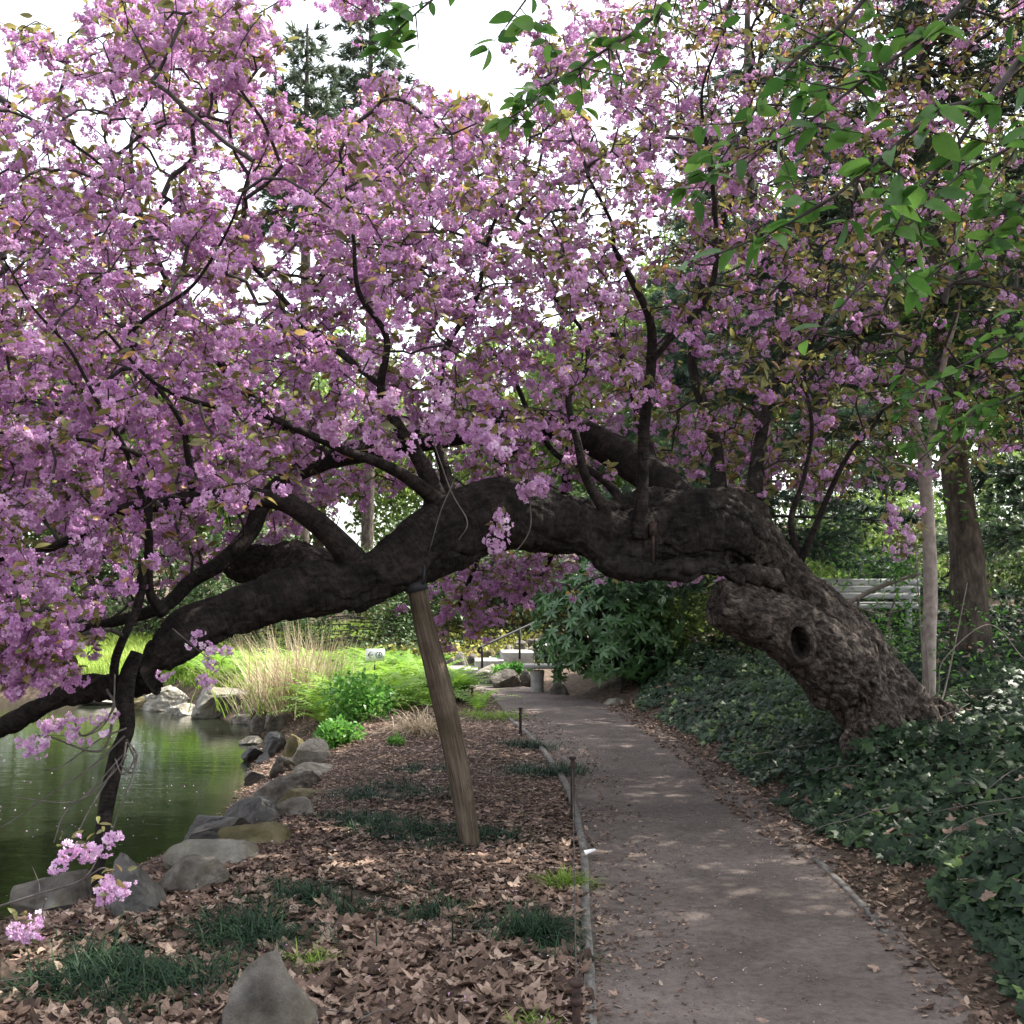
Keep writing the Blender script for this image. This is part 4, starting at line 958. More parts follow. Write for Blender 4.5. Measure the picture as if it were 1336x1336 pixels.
c = at(613, 827, 25.5); mb = MB(); box(mb, c, (.11, .01, .06)); part(mb, 'panel', sign_w, sg, smooth=False); mb = MB(); add_tube(mb, [c, c - [0, 0, .35]], [.008, .008], 5, 3); part(mb, 'stake', M['iron'], sg)

# ------------------------------------------------------------------ path edging and the low cord fence
def ribbon(name, pts, wid, hgt, mat, label, z0=-.05):
    L = []
    for (a, b) in zip(pts[:-1], pts[1:]): L.append((a, b))
    mb = MB()
    P = np.array(pts); d = np.gradient(P, axis=0); d /= np.linalg.norm(d, axis=1)[:, None]; nrm_ = np.stack([-d[:, 1], d[:, 0]], -1) * wid / 2
    zt = gz(P[:, 0], P[:, 1]) + hgt + .004 * np.sin(np.arange(len(P)) * 2.1); zb = zt - .14
    V = np.concatenate([np.c_[P + nrm_, zt], np.c_[P - nrm_, zt], np.c_[P - nrm_, zb], np.c_[P + nrm_, zb]])
    n_ = len(P); k = np.arange(n_ - 1); Q = np.concatenate([np.stack([k + q * n_, k + 1 + q * n_, k + 1 + ((q + 1) % 4) * n_, k + ((q + 1) % 4) * n_], -1) for q in range(4)])
    Q = np.vstack([Q, [[0, n_, 2 * n_, 3 * n_], [n_ - 1, 4 * n_ - 1, 3 * n_ - 1, 2 * n_ - 1]]])
    mb.add(V, None, Q); o = mb.build(name, M[mat], None, False); return tag(o, label, 'path edging')
yy_ = np.arange(2.6, 15.2, .35)
ribbon('path_edging', [(float(xl(y)) - .02 + .004 * math.sin(y * 3), y) for y in yy_], .045, .034, 'board', 'long weathered wooden board edging the left side of the path')
e0 = at(1062, 1112, 6.75); e1 = at(1155, 1200, 5.3)
ribbon('path_edging', [(e0[0] + (e1[0] - e0[0]) * t_ + .015 * math.sin(t_ * 3.1), e0[1] + (e1[1] - e0[1]) * t_) for t_ in np.linspace(0, 1, 10)], .035, .022, 'board', 'short worn edging strip half buried on the right side of the path')
tops = []
for (x, yt, yb, Y, label) in [(752, 1278, 1385, 3.75, 'rusty iron edging post nearest the camera, cut by the bottom edge'), (747, 987, 1066, 7.9, 'rusty iron post standing alone midway along the path edging'),
                              (679, 923, 955, 12.6, 'thin rusty post with red tie at the bend of the path'), (616, 897, 926, 15.5, 'dark post beside the green grass at the far end of the edging')]:
    p = thing('edging_post', label, 'post', tuple(at(x, yb, Y)), 'low iron posts along the path edging'); s_ = 1.0
    pt = at(x, yt, Y); pb_ = at(x, yb + 10, Y); mb = MB(); rr_ = .015 if Y < 10 else .017
    add_tube(mb, [pb_, pt], [rr_, rr_], 10, 6); part(mb, 'shaft', M['iron'], p)
    mb = MB(); zc = pt[2]
    add_tube(mb, [pt - [0, 0, .022], pt - [0, 0, .018], pt - [0, 0, .004], pt], [.012, .026, .026, .018], 12, 8); part(mb, 'cap', M['iron'], p)
    mb = MB(); add_tube(mb, [pt - [0, 0, .085], pt - [0, 0, .075], pt - [0, 0, .062], pt - [0, 0, .055]], [.014, .022, .022, .014], 10, 7); part(mb, 'collar', M['iron'], p)
    tops.append(pt - np.array([0, 0, .07]))
mb = MB()
for a, b in zip(tops[:-1], tops[1:]):
    for off in (0,):
        m_ = (a + b) / 2 + [0, 0, -.06]; add_tube(mb, [a + [0, 0, off], m_ + [0, 0, off], b + [0, 0, off]], [.0028] * 3, 5, 24)
tag(mb.build('cord', M['wire']), 'thin dark cord strung between the low iron posts', 'cord')

# ------------------------------------------------------------------ trees and shrubs behind
def crown_leaves(mb, centre, rad, n_, size, seed, clump=.9, thr=-.05, tpl=None, hollow=.35, flat=0.0):
    g = np.random.default_rng(seed)
    P = g.normal(size=(n_ * 4, 3)); P /= np.linalg.norm(P, axis=1)[:, None]; P *= (hollow + (1 - hollow) * g.random(n_ * 4) ** .6)[:, None]
    P *= (1 + .25 * fbm(P * 1.8 + seed, 2, seed))[:, None]
    Q = P * np.asarray(rad) + np.asarray(centre); Q = Q[fbm(Q * clump, 3, seed + 9) > thr][:n_]
    k = len(Q); d = g.normal(size=(k, 3)); d[:, 2] = d[:, 2] * (1 - flat) - .1
    rot = frames_y(d, g.normal(size=k) * .9)
    vv = np.clip(.5 + .6 * fbm(Q * 1.1, 2, seed + 3) + g.uniform(-.3, .3, k), 0, 1)
    scatter(mb, tpl or LEAF1, Q, rot, size * g.uniform(.6, 1.3, k), vv)
LEAF1 = (np.array([(0, 0, 0), (-.3, .45, .06), (0, 1, -.1), (.3, .45, .06)]), None, np.array([[0, 3, 2, 1]]))
def simple_tree(name, label, cat, x, y, H, rad, n_, size, mat, seed, trunk_r=.16, bark='pinebark', group=None, base=.35, thr=-.05, limbs=7, clump=.6):
    z0 = float(gz(x, y)); t_ = thing(name, label, cat, (x, y, z0), group); g = np.random.default_rng(seed)
    lean = g.normal(size=2) * .25; mb = MB()
    P = [[x, y, z0 - .2], [x + lean[0] * .3, y, z0 + H * .3], [x + lean[0], y + lean[1], z0 + H * .6], [x + lean[0] * 1.3, y + lean[1], z0 + H * .92]]
    add_tube(mb, P, [trunk_r * 1.3, trunk_r, trunk_r * .7, trunk_r * .2], 10, 30, .08, seed)
    for q in range(limbs):
        h = base + (0.85 - base) * q / limbs; a = g.uniform(0, 6.28); b0 = np.array([x + lean[0] * h, y + lean[1] * h, z0 + H * h]); L = rad[0] * g.uniform(.6, .95)
        add_tube(mb, [b0, b0 + [math.cos(a) * L * .5, math.sin(a) * L * .5, L * .22], b0 + [math.cos(a) * L, math.sin(a) * L, L * .55]], [trunk_r * .42, trunk_r * .25, trunk_r * .08], 6, 14)
    part(mb, 'trunk', M[bark], t_)
    mb = MB(); crown_leaves(mb, (x + lean[0], y + lean[1], z0 + H * (base + 1) / 2), rad, n_, size, seed, clump, thr); part(mb, 'crown', M[mat], t_, smooth=False)
    return t_
# distant woodland, each tree its own thing
FT = [(-16, 44, 12, 5), (-11.5, 47, 12, 4.6), (-7.5, 42, 11, 4), (-12.5, 30.5, 9, 3.2), (-16.5, 31.5, 9.2, 3.4), (-9.5, 33, 9, 3), (-24, 31, 9.5, 4), (-3.6, 46, 9.5, 3.8), (0.2, 41, 9, 3.6), (4, 45, 11, 4), (8, 39, 13, 4), (12, 43, 14, 4.4), (16.5, 38, 14, 4.5), (21, 44, 13, 5), (-21, 40, 12, 5), (-26, 46, 12, 5.4), (-31, 40, 11, 5), (-27, 30, 11, 4.4), (-20, 34, 11, 4),
      (6.2, 33, 10, 3), (10.5, 31, 12, 3.2), (2.3, 35, 8.5, 2.6), (15, 30, 12, 3.6), (26, 38, 14, 5)]
for q, (x, y, H, rr_) in enumerate(FT):
    simple_tree('woodland_tree', 'leafy spring tree in the woodland far behind the garden', 'tree', x, y, H, (rr_, rr_, H * .42), 9000, .26, 'far_leaf', 200 + q, .2, group='trees of the far woodland', base=.12, thr=-.12)
# shrubs that close the view at eye height
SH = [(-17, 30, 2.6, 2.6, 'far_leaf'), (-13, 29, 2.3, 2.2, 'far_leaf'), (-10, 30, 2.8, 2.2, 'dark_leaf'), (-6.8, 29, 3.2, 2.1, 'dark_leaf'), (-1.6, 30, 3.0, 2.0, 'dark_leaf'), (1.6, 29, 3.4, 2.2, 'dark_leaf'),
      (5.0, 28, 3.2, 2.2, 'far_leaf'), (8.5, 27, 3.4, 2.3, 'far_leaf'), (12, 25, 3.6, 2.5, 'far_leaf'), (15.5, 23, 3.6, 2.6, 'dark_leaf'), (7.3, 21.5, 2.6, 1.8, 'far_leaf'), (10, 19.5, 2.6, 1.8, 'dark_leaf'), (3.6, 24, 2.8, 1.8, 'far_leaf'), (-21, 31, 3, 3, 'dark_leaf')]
for q, (x, y, H, rr_, mt) in enumerate(SH):
    z0 = float(gz(x, y)); mb = MB(); crown_leaves(mb, (x, y, z0 + H * .45), (rr_, rr_, H * .58), 5200, .13, 300 + q, 1.2, -.2, hollow=.4)
    o = thing('woodland_shrub', 'rounded woodland shrub along the back of the garden' if mt == 'far_leaf' else 'dark leafy shrub in the shade along the back of the garden', 'shrub', (x, y, z0), 'shrubs along the back of the garden')
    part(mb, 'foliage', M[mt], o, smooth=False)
    mb = MB()
    for a in range(5): add_tube(mb, [[x, y, z0 - .1], [x + math.cos(a * 1.3) * rr_ * .3, y + math.sin(a * 1.3) * rr_ * .3, z0 + H * .4], [x + math.cos(a * 1.3) * rr_ * .5, y + math.sin(a * 1.3) * rr_ * .5, z0 + H * .75]], [.05, .035, .012], 5, 10)
    part(mb, 'stems', M['twig'], o)
# layered dark evergreen shrubs behind the sign
def layered(x, y, H, rad, seed, label, n_=9000):
    z0 = float(gz(x, y)); o = thing('evergreen_shrub', label, 'shrub', (x, y, z0)); g = np.random.default_rng(seed); mb = MB(); sm = MB()
    for q in range(70):
        a = g.uniform(0, 6.28); h = g.uniform(.08, 1); L = rad * (1.05 - .6 * h) * g.uniform(.7, 1.1); zz = z0 + H * h
        d = np.array([math.cos(a), math.sin(a), 0.]); p0 = np.array([x, y, zz - .15]); tip = p0 + d * L + [0, 0, .12 - .12 * L]
        add_segments(sm, p0[None], tip[None], np.array([.018]), np.array([.004]), 3)
        k = n_ // 70; t_ = g.uniform(.3, 1, k) ** .7; side = g.normal(size=k) * .32 * L * (1.15 - t_)
        P = p0 + (tip - p0) * t_[:, None] + np.stack([-d[1] * side, d[0] * side, g.normal(size=k) * .11 - .04], -1)
        dd = d + np.stack([-d[1] * side, d[0] * side, 0 * side], -1) * 2 + g.normal(size=(k, 3)) * .55
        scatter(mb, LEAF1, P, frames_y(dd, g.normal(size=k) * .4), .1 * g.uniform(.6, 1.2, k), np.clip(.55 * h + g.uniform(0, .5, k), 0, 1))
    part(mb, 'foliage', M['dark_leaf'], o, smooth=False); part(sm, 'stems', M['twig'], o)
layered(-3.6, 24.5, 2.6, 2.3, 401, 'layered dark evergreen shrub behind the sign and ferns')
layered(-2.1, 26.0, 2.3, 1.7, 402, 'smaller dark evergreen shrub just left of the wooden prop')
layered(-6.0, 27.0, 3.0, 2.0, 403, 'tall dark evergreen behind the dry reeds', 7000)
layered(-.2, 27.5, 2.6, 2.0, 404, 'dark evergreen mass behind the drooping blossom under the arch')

def tuft_template(seed, n_=16, L=.12, spread=.9, wd=.004):
    g = np.random.default_rng(seed); V = []; T = []
    for q in range(n_):
        d = np.array([g.normal() * spread, 1.0, g.normal() * spread]); d /= np.linalg.norm(d); b = len(V); l = L * g.uniform(.7, 1.1)
        s_ = np.cross(d, [0, 0, 1]); s_ /= np.linalg.norm(s_); V += [tuple(s_ * wd), tuple(-s_ * wd), tuple(d * l + np.array([0, 0, -.15 * l]))]; T.append((b, b + 1, b + 2))
    return np.array(V), np.array(T), None
PT = [tuft_template(q, 16, .13, .55, .0045) for q in range(3)]
ST = [tuft_template(q + 10, 12, .16, .5, .011) for q in range(3)]
def conifer(name, label, x, y, H, R0, trunk_r, seed, nb, mat, tpl, density, lo=.1, droop=.05, taper=1.0, bark='pinebark', pts=None, tipsize=1.0):
    z0 = float(gz(x, y)); o = thing(name, label, 'tree', (x, y, z0)); g = np.random.default_rng(seed); tb = MB()
    P = pts if pts is not None else [[x, y, z0 - .3], [x + .1, y, z0 + H * .35], [x, y + .1, z0 + H * .7], [x, y, z0 + H]]
    C, rr_ = add_tube(tb, P, [trunk_r * 1.15, trunk_r, trunk_r * .7, .03] if len(P) == 4 else np.linspace(trunk_r * 1.15, .05, len(P)), 14, 90, .08, seed); part(tb, 'trunk', M[bark], o)
    bm_ = MB(); loc = []; dirs = []
    zc = C[:, 2]
    for q in range(nb):
        h = lo + (1 - lo) * ((q + g.random()) / nb) ** 1.05; zz = z0 + H * h; b0 = np.array([np.interp(zz, zc, C[:, 0]), np.interp(zz, zc, C[:, 1]), zz])
        a = q * 2.399 + g.normal() * .3; L = R0 * ((1 - h) ** taper * .95 + .08) * g.uniform(.65, 1.1); d = np.array([math.cos(a), math.sin(a), 0.])
        p1 = b0 + d * L * .5 + [0, 0, L * (.05 - droop)]; p2 = b0 + d * L + [0, 0, -L * droop * 1.6 + .12 * L * .5]
        CC = spline(np.array([b0, p1, p2]), 10); br = max(.012, trunk_r * .20 * (1 - h * .5))
        V, T, Q, bk, C2, r2 = tube_arrays(np.array([b0, p1, p2]), [br, br * .6, .006], 5, 10); bm_.add(V, T, Q, .5, bk)
        k = max(3, int(L * density))
        for s_ in range(k):
            t_ = g.uniform(.22, 1) ** .8; c0 = CC[min(9, int(t_ * 9.99))]; sd = g.choice([-1, 1]); l2 = L * .36 * (1.15 - t_) + .12
            dd = d * .6 + np.array([-d[1], d[0], 0]) * sd * g.uniform(.4, 1.1) + [0, 0, g.normal() * .22]; dd /= np.linalg.norm(dd); e_ = c0 + dd * l2
            m_ = max(2, int(l2 / .085)); tt = np.linspace(.15, 1, m_)[:, None]; loc.append(c0 + (e_ - c0) * tt + g.normal(size=(m_, 3)) * .02); dirs.append(dd + g.normal(size=(m_, 3)) * .25)
            add_segments(bm_, c0[None], e_[None], np.array([.006]), np.array([.002]), 3)
    part(bm_, 'boughs', M['twig'], o); loc = np.concatenate(loc); dirs = np.concatenate(dirs); k = len(loc)
    rot = frames_y(dirs, g.uniform(0, 6.3, k)); vv = np.clip(.45 + .5 * fbm(loc * .8, 2, seed) + g.uniform(-.25, .25, k), 0, 1); w_ = g.integers(0, 3, k); sc = g.uniform(.8, 1.25, k) * tipsize
    mb = MB()
    for q in range(3): scatter(mb, tpl[q], loc[w_ == q], rot[w_ == q], sc[w_ == q], vv[w_ == q])
    print(name, k); part(mb, 'crown', M[mat], o, smooth=False)
# the pine whose trunk shows on the right
b_ = at(1266, 800, 13.2); x_, y_ = b_[0] - .02, 13.2; gz0 = float(gz(x_, y_))
pts = [[x_ + .05, y_, gz0 - .3], list(at(1264, 790, 13.2)), list(at(1262, 730, 13.2)), list(at(1250, 640, 13.2)), list(at(1240, 560, 13.2)), list(at(1228, 430, 13.2)), list(at(1215, 250, 13.3)), list(at(1200, 0, 13.4)), list(at(1190, -300, 13.5))]
conifer('pine_tree', 'pine with rough brown trunk on the right behind the pale sapling', x_, y_, 12.0, 4.6, .215, 501, 95, 'needle', PT, 16, .24, .06, .75, pts=pts, tipsize=1.25)
conifer('pine_tree', 'darker pine behind the arch, its boughs showing above the trunk shoulder', 3.9, 17.5, 11, 3.6, .17, 502, 85, 'needle', PT, 16, .05, .08, .8, tipsize=1.4)
conifer('pine_tree', 'pine at the far right edge with boughs reaching into view', 8.9, 14.5, 11, 4.0, .2, 503, 80, 'needle', PT, 14, .10, .06, .8, tipsize=1.3)
conifer('pine_tree', 'young dark pine low beneath the leaning trunk and its stub', 3.0, 19.5, 4.2, 1.9, .08, 504, 55, 'needle', PT, 16, .05, .08, .9, tipsize=1.3)
conifer('spruce_tree', 'tall dark spruce rising above the blossom on the upper left', -5.6, 29, 16.6, 3.6, .17, 505, 70, 'spruce', ST, 8, .66, .14, .7, tipsize=1.9)
conifer('spruce_tree', 'spruce standing right behind the tall one at the upper left', -4.4, 33, 19.6, 3.6, .17, 506, 70, 'spruce', ST, 7, .68, .14, .7, tipsize=1.9)
# pale forked sapling in front of the pine
sp = thing('sapling', 'slender pale trunked sapling forking above, beside the cherry base', 'tree', tuple(at(1212, 930, 9.6)))
mb = MB(); P, r = pp((1214, 950, 7.5, 9.6), (1212, 870, 8.5, 9.6), (1214, 780, 9, 9.6), (1212, 700, 8.5, 9.6), (1208, 640, 8.5, 9.6), (1206, 598, 9, 9.6)); add_tube(mb, P, r, 14, 70, .05, 5)
P, r = pp((1207, 612, 7.5, 9.6), (1200, 575, 7, 9.62), (1190, 540, 6, 9.65), (1178, 490, 5, 9.7), (1170, 420, 4, 9.75), (1150, 330, 3, 9.8), (1120, 240, 2, 9.9)); add_tube(mb, P, r, 10, 50, .05, 6)
P, r = pp((1206, 608, 6, 9.6), (1214, 575, 5, 9.58), (1222, 530, 4.5, 9.55), (1232, 470, 4, 9.5), (1250, 400, 3, 9.5), (1262, 310, 2.5, 9.4)); add_tube(mb, P, r, 10, 50, .05, 7)
for L in [[(1208, 620, 3, 9.6), (1190, 610, 2.2, 9.5), (1160, 602, 1.6, 9.4)], [(1210, 625, 3, 9.6), (1228, 600, 2.4, 9.5), (1250, 580, 1.8, 9.4)]]: P, r = pp(*L); add_tube(mb, P, r, 6, 16)
part(mb, 'trunk', M['paletrunk'], sp)
mb = MB(); tp_ = np.vstack([at(1170 + rng.normal(size=90) * 40, 400 + rng.normal(size=90) * 110, U(9.2, 10.2, 90)), at(1250 + rng.normal(size=90) * 35, 400 + rng.normal(size=90) * 110, U(9, 9.8, 90)), at(U(1150, 1260, 14), U(570, 640, 14), U(9.4, 9.6, 14))])
leaves(mb, tp_, .085, 4, 8, spread=.06); part(mb, 'crown', M['green_leaf'], sp, smooth=False)
# vine stems looping at the sapling's foot
vn = thing('vine', 'thin tan vine stems looping over the cherry base by the sapling', 'vine', tuple(at(1225, 935, 9.3)))
mb = MB()
for L in [[(1206, 905, 2, 9.2), (1208, 925, 2, 9.1), (1216, 932, 2, 9.05), (1226, 920, 2, 9.1), (1235, 890, 1.8, 9.2), (1250, 820, 1.5, 9.3), (1262, 760, 1.2, 9.3)], [(1210, 930, 2, 9.2), (1205, 880, 1.8, 9.2), (1200, 800, 1.5, 9.2), (1195, 720, 1.2, 9.2), (1198, 690, 1, 9.2)],
          [(1216, 930, 1.6, 9.1), (1225, 900, 1.4, 9.1), (1232, 860, 1.2, 9.15), (1290, 815, 1.2, 9.3), (1336, 860, 1, 9.4)], [(1213, 925, 1.5, 9.1), (1211, 880, 1.5, 9.2), (1208, 840, 1.2, 9.2)]]:
    P, r = pp(*L); add_tube(mb, P, r * .62, 5, 40)
part(mb, 'stems', M['ptwig'], vn)
mb = MB(); leaves(mb, at(U(1140, 1320, 110), U(790, 900, 110), U(9.4, 11, 110)), .06, 3, 6, spread=.1); part(mb, 'foliage', M['herb'], vn, smooth=False)
# the bare multi stemmed bush right of the rhododendron
bb_ = thing('small_tree', 'thin crooked understorey tree between rhododendron and leaning trunk', 'tree', tuple(at(925, 868, 17.5)))
mb = MB()
for L in [[(928, 872, 5, 17.5), (905, 835, 4, 17.4), (886, 805, 3.5, 17.3), (876, 780, 3, 17.2), (868, 740, 2.5, 17.1), (850, 690, 2, 17)], [(922, 868, 4, 17.5), (912, 830, 3, 17.6), (908, 800, 2.5, 17.7), (915, 760, 2, 17.8)], [(886, 805, 2.5, 17.3), (900, 785, 2, 17.2), (930, 770, 1.5, 17.2)]]:
    P, r = pp(*L); add_tube(mb, P, r, 8, 40, .06, 8)
part(mb, 'trunk', M['ptwig'], bb_)
mb = MB(); leaves(mb, at(895 + rng.normal(size=330) * 38, 800 + rng.normal(size=330) * 34, U(16.6, 18.4, 330)), .12, 4, 9, spread=.12); part(mb, 'crown', M['far_leaf'], bb_, smooth=False)
# sparse growth in front of the plank bench, with a dead bough
un = thing('undergrowth_shrub', 'sparse light green shrub with a bare tan bough in front of the plank bench', 'shrub', tuple(at(1120, 850, 13.6)))
mb = MB()
for L in [[(1070, 812, 3, 13.2), (1110, 785, 3.4, 13.4), (1150, 765, 3, 13.6), (1200, 748, 2.4, 13.8)], [(1098, 793, 2, 13.3), (1086, 815, 1.2, 13.2)], [(1120, 780, 1.8, 13.4), (1118, 830, 2.2, 13.6)], [(1110, 790, 1.5, 13.4), (1150, 800, 1, 13.3), (1190, 792, .8, 13.2)], [(1165, 860, 2, 13.6), (1160, 810, 1.5, 13.6), (1172, 770, 1, 13.5)], [(1130, 860, 2, 13.6), (1128, 820, 1.5, 13.5), (1105, 800, 1, 13.4)]]:
    P, r = pp(*L); add_tube(mb, P, r, 6, 30, .1, 3)
part(mb, 'stems', M['ptwig'], un)
mb = MB(); leaves(mb, np.vstack([at(U(1060, 1200, 70), U(728, 762, 70), U(13.2, 14.4, 70)), at(U(1090, 1200, 70), U(790, 870, 70), U(12.6, 13.8, 70)), at(1185 + rng.normal(size=40) * 14, 775 + rng.normal(size=40) * 25, U(12.8, 13.8, 40))]), .075, 3, 7, spread=.10); part(mb, 'foliage', M['herb'], un, smooth=False)
# ------------------------------------------------------------------ rhododendron
RL = leaf_template(1, .30, .18, .08, 3)
def rhodo(x, y, radx, rady, H, n_, seed, label, size=.155):
    z0 = float(gz(x, y)); o = thing('rhododendron', label, 'shrub', (x, y, z0)); g = np.random.default_rng(seed)
    d = g.normal(size=(n_ * 3, 3)); d /= np.linalg.norm(d, axis=1)[:, None]; d = d[d[:, 2] > -.75][:n_]
    lump = 1 + .22 * fbm(d * 2.2 + seed, 3, seed); rad_ = np.where(np.arange(len(d)) % 3 == 0, g.uniform(.6, .9, len(d)), g.uniform(.88, 1.05, len(d))) * lump
    C = d * np.array([radx, rady, H * .55]) * rad_[:, None] + np.array([x, y, z0 + H * .5]); C[:, 2] = np.maximum(C[:, 2], z0 + .05)
    nor = d + np.array([0, 0, .45]) + g.normal(size=d.shape) * .25; nor /= np.linalg.norm(nor, axis=1)[:, None]
    k = 8; idx = np.repeat(np.arange(len(C)), k); fr = frames(nor, g.uniform(0, 6.3, len(C)))[idx]
    a = np.tile(np.arange(k) / k * 2 * np.pi, len(C)) + g.normal(size=len(idx)) * .2; el = g.uniform(-.35, .55, len(idx))
    dl = fr[:, :, 0] * (np.cos(a) * np.cos(el))[:, None] + fr[:, :, 1] * (np.sin(a) * np.cos(el))[:, None] + fr[:, :, 2] * np.sin(el)[:, None]
    Z_ = fr[:, :, 2]; Xx = np.cross(dl, Z_); Xx /= np.linalg.norm(Xx, axis=1)[:, None]; Z2 = np.cross(Xx, dl); rot = np.stack([Xx, dl, Z2], -1)
    mb = MB(); vv = np.clip(.35 + .35 * g.random(len(C)), 0, 1)[idx] + g.uniform(-.15, .25, len(idx)); scatter(mb, RL, C[idx], rot, size * g.uniform(.7, 1.15, len(idx)), np.clip(vv, 0, 1))
    part(mb, 'foliage', M['rhodo'], o, smooth=False); sm = MB(); c0 = np.array([x, y, z0])
    add_segments(sm, np.repeat((c0 + [0, 0, .3])[None], len(C) // 3, 0), C[::3][:len(C) // 3], np.full(len(C) // 3, .014), np.full(len(C) // 3, .005), 3); part(sm, 'stems', M['twig'], o)
rhodo(1.42, 17.0, 1.08, .9, 2.15, 620, 601, 'big rounded rhododendron with glossy whorled leaves beside the stone bench')
rhodo(2.05, 18.0, .8, .8, 1.5, 240, 602, 'smaller rhododendron behind the right side of the big one')

# ------------------------------------------------------------------ ferns, grasses, reeds
def blades(mb, P, D, L, W, v, bend=.5, seg=4):
    """many arching blades: root P, start direction D, length L"""
    n_ = len(P); t_ = np.linspace(0, 1, seg + 1); hor = D.copy(); hor[:, 2] = 0; hor /= np.linalg.norm(hor, axis=1)[:, None] + 1e-6
    side = np.cross(D, np.array([0, 0, 1.])); side /= np.linalg.norm(side, axis=1)[:, None] + 1e-6
    pts_ = P[:, None] + D[:, None] * (L[:, None] * t_[None])[..., None] + (hor * .35 + np.array([0, 0, -1.]))[:, None] * (L[:, None] * bend_(bend, n_)[:, None] * t_[None] ** 2)[..., None]
    wd = W[:, None] * (1 - t_[None] ** 1.5) * .5 + .0004
    A_ = pts_ - side[:, None] * wd[..., None]; B_ = pts_ + side[:, None] * wd[..., None]; V = np.stack([A_, B_], 2).reshape(n_, -1, 3); m_ = 2 * (seg + 1)
    k = np.arange(seg) * 2; q = np.stack([k, k + 1, k + 3, k + 2], -1); Q = (np.arange(n_) * m_)[:, None, None] + q[None]
    mb.add(V.reshape(-1, 3), None, Q.reshape(-1, 4), np.repeat(v, m_))
def bend_(b, n_): return np.broadcast_to(np.asarray(b, float), (n_,))
def frond_template(seed):
    g = np.random.default_rng(seed); V = []; T = []; n_ = 13
    def cur(t_): return np.array([0, .55 * t_ + .25 * t_ ** 2, .98 * t_ - .40 * t_ ** 2.4])
    for q in range(n_):
        t_ = .10 + .9 * q / n_; c_ = cur(t_); wd = .155 * math.sin(math.pi * min(1, t_ * .93 + .06)) ** .7; dt = cur(t_ + .05) - c_
        for s_ in (-1, 1):
            b = len(V); V += [tuple(c_), tuple(c_ + dt * 1.1), tuple(c_ + [s_ * wd, 0, -.02] + dt * 1.3 + g.normal(size=3) * .006)]; T.append((b, b + 1, b + 2) if s_ < 0 else (b, b + 2, b + 1))
    return np.array(V), np.array(T), None
FR = [frond_template(q) for q in range(3)]
def fern_patch(name, X_, Y_, size, label, kind='stuff'):
    mb = MB(); Z_ = gz(X_, Y_); k = 9; idx = np.repeat(np.arange(len(X_)), k); a = U(0, 6.3, len(idx)); th = U(-.1, .45, len(idx))
    c, s = np.cos(a), np.sin(a); ct, st_ = np.cos(th), np.sin(th); z0_ = 0 * a
    rot = np.stack([np.stack([c, s, z0_], -1), np.stack([-s * ct, c * ct, -st_], -1), np.stack([-s * st_, c * st_, ct], -1)], -1)
    loc = np.stack([X_, Y_, Z_], -1)[idx] + rng.normal(size=(len(idx), 3)) * [.04, .04, 0]; w_ = rng.integers(0, 3, len(idx)); sc = np.asarray(size)[idx] * U(.7, 1.1, len(idx)); v = np.clip(U(.1, .8, len(X_))[idx] + U(-.2, .2, len(idx)), 0, 1)
    for q in range(3): scatter(mb, FR[q], loc[w_ == q], rot[w_ == q], sc[w_ == q], v[w_ == q])
    o = mb.build(name, M['fern'], None, False); return tag(o, label, 'ferns', kind=kind)
n_ = 900; fy_ = U(13.8, 22.6, n_); fx_ = U(-6.8, -.3, n_); d_ = pond_d(fx_, fy_)
lim = np.interp(fy_, [13.8, 15, 16.5, 18, 22.6], [-2.2, -1.3, -.75, -.95, -2.2]); lo_ = np.interp(fy_, [13.8, 15, 16.5, 19], [-2.9, -3.2, -3.4, -6.8])
k_ = (d_ > .9) & (fx_ < lim) & (fx_ > lo_); fx_, fy_ = fx_[k_], fy_[k_]
fern_patch('fern_bed', fx_, fy_, U(.55, .85, len(fx_)), 'bed of bright green ferns around the small white sign')
cl = at(np.array([621., 611]), np.array([925., 928]), np.array([15.0, 14.8])); fern_patch('fern', cl[:1, 0], cl[:1, 1], np.array([.62]), 'single upright fern between the prop and the dark post', kind='thing')
# bright grass on the far bank, and between the ferns
n_ = 60000; gx_ = U(-16, -3.2, n_); gy_ = U(17.5, 29, n_); d_ = pond_d(gx_, gy_); k_ = (d_ > .55) & (fbm(np.stack([gx_ * .6, gy_ * .6, 0 * gx_], -1), 2, 71) > -.35); gx_, gy_ = gx_[k_], gy_[k_]
P = np.stack([gx_, gy_, gz(gx_, gy_)], -1); D = rdir(len(P)) * .45 + [0, 0, 1]; D /= np.linalg.norm(D, axis=1)[:, None]
mb = MB(); blades(mb, P, D, U(.25, .55, len(P)), U(.012, .022, len(P)), np.clip(.5 + .6 * fbm(P * .8, 2, 72) + U(-.25, .25, len(P)), 0, 1), .35, 3)
tag(mb.build('bright_grass', M['grass'], None, False), 'sunlit yellow green grass on the far bank of the pond', 'grass', kind='stuff')
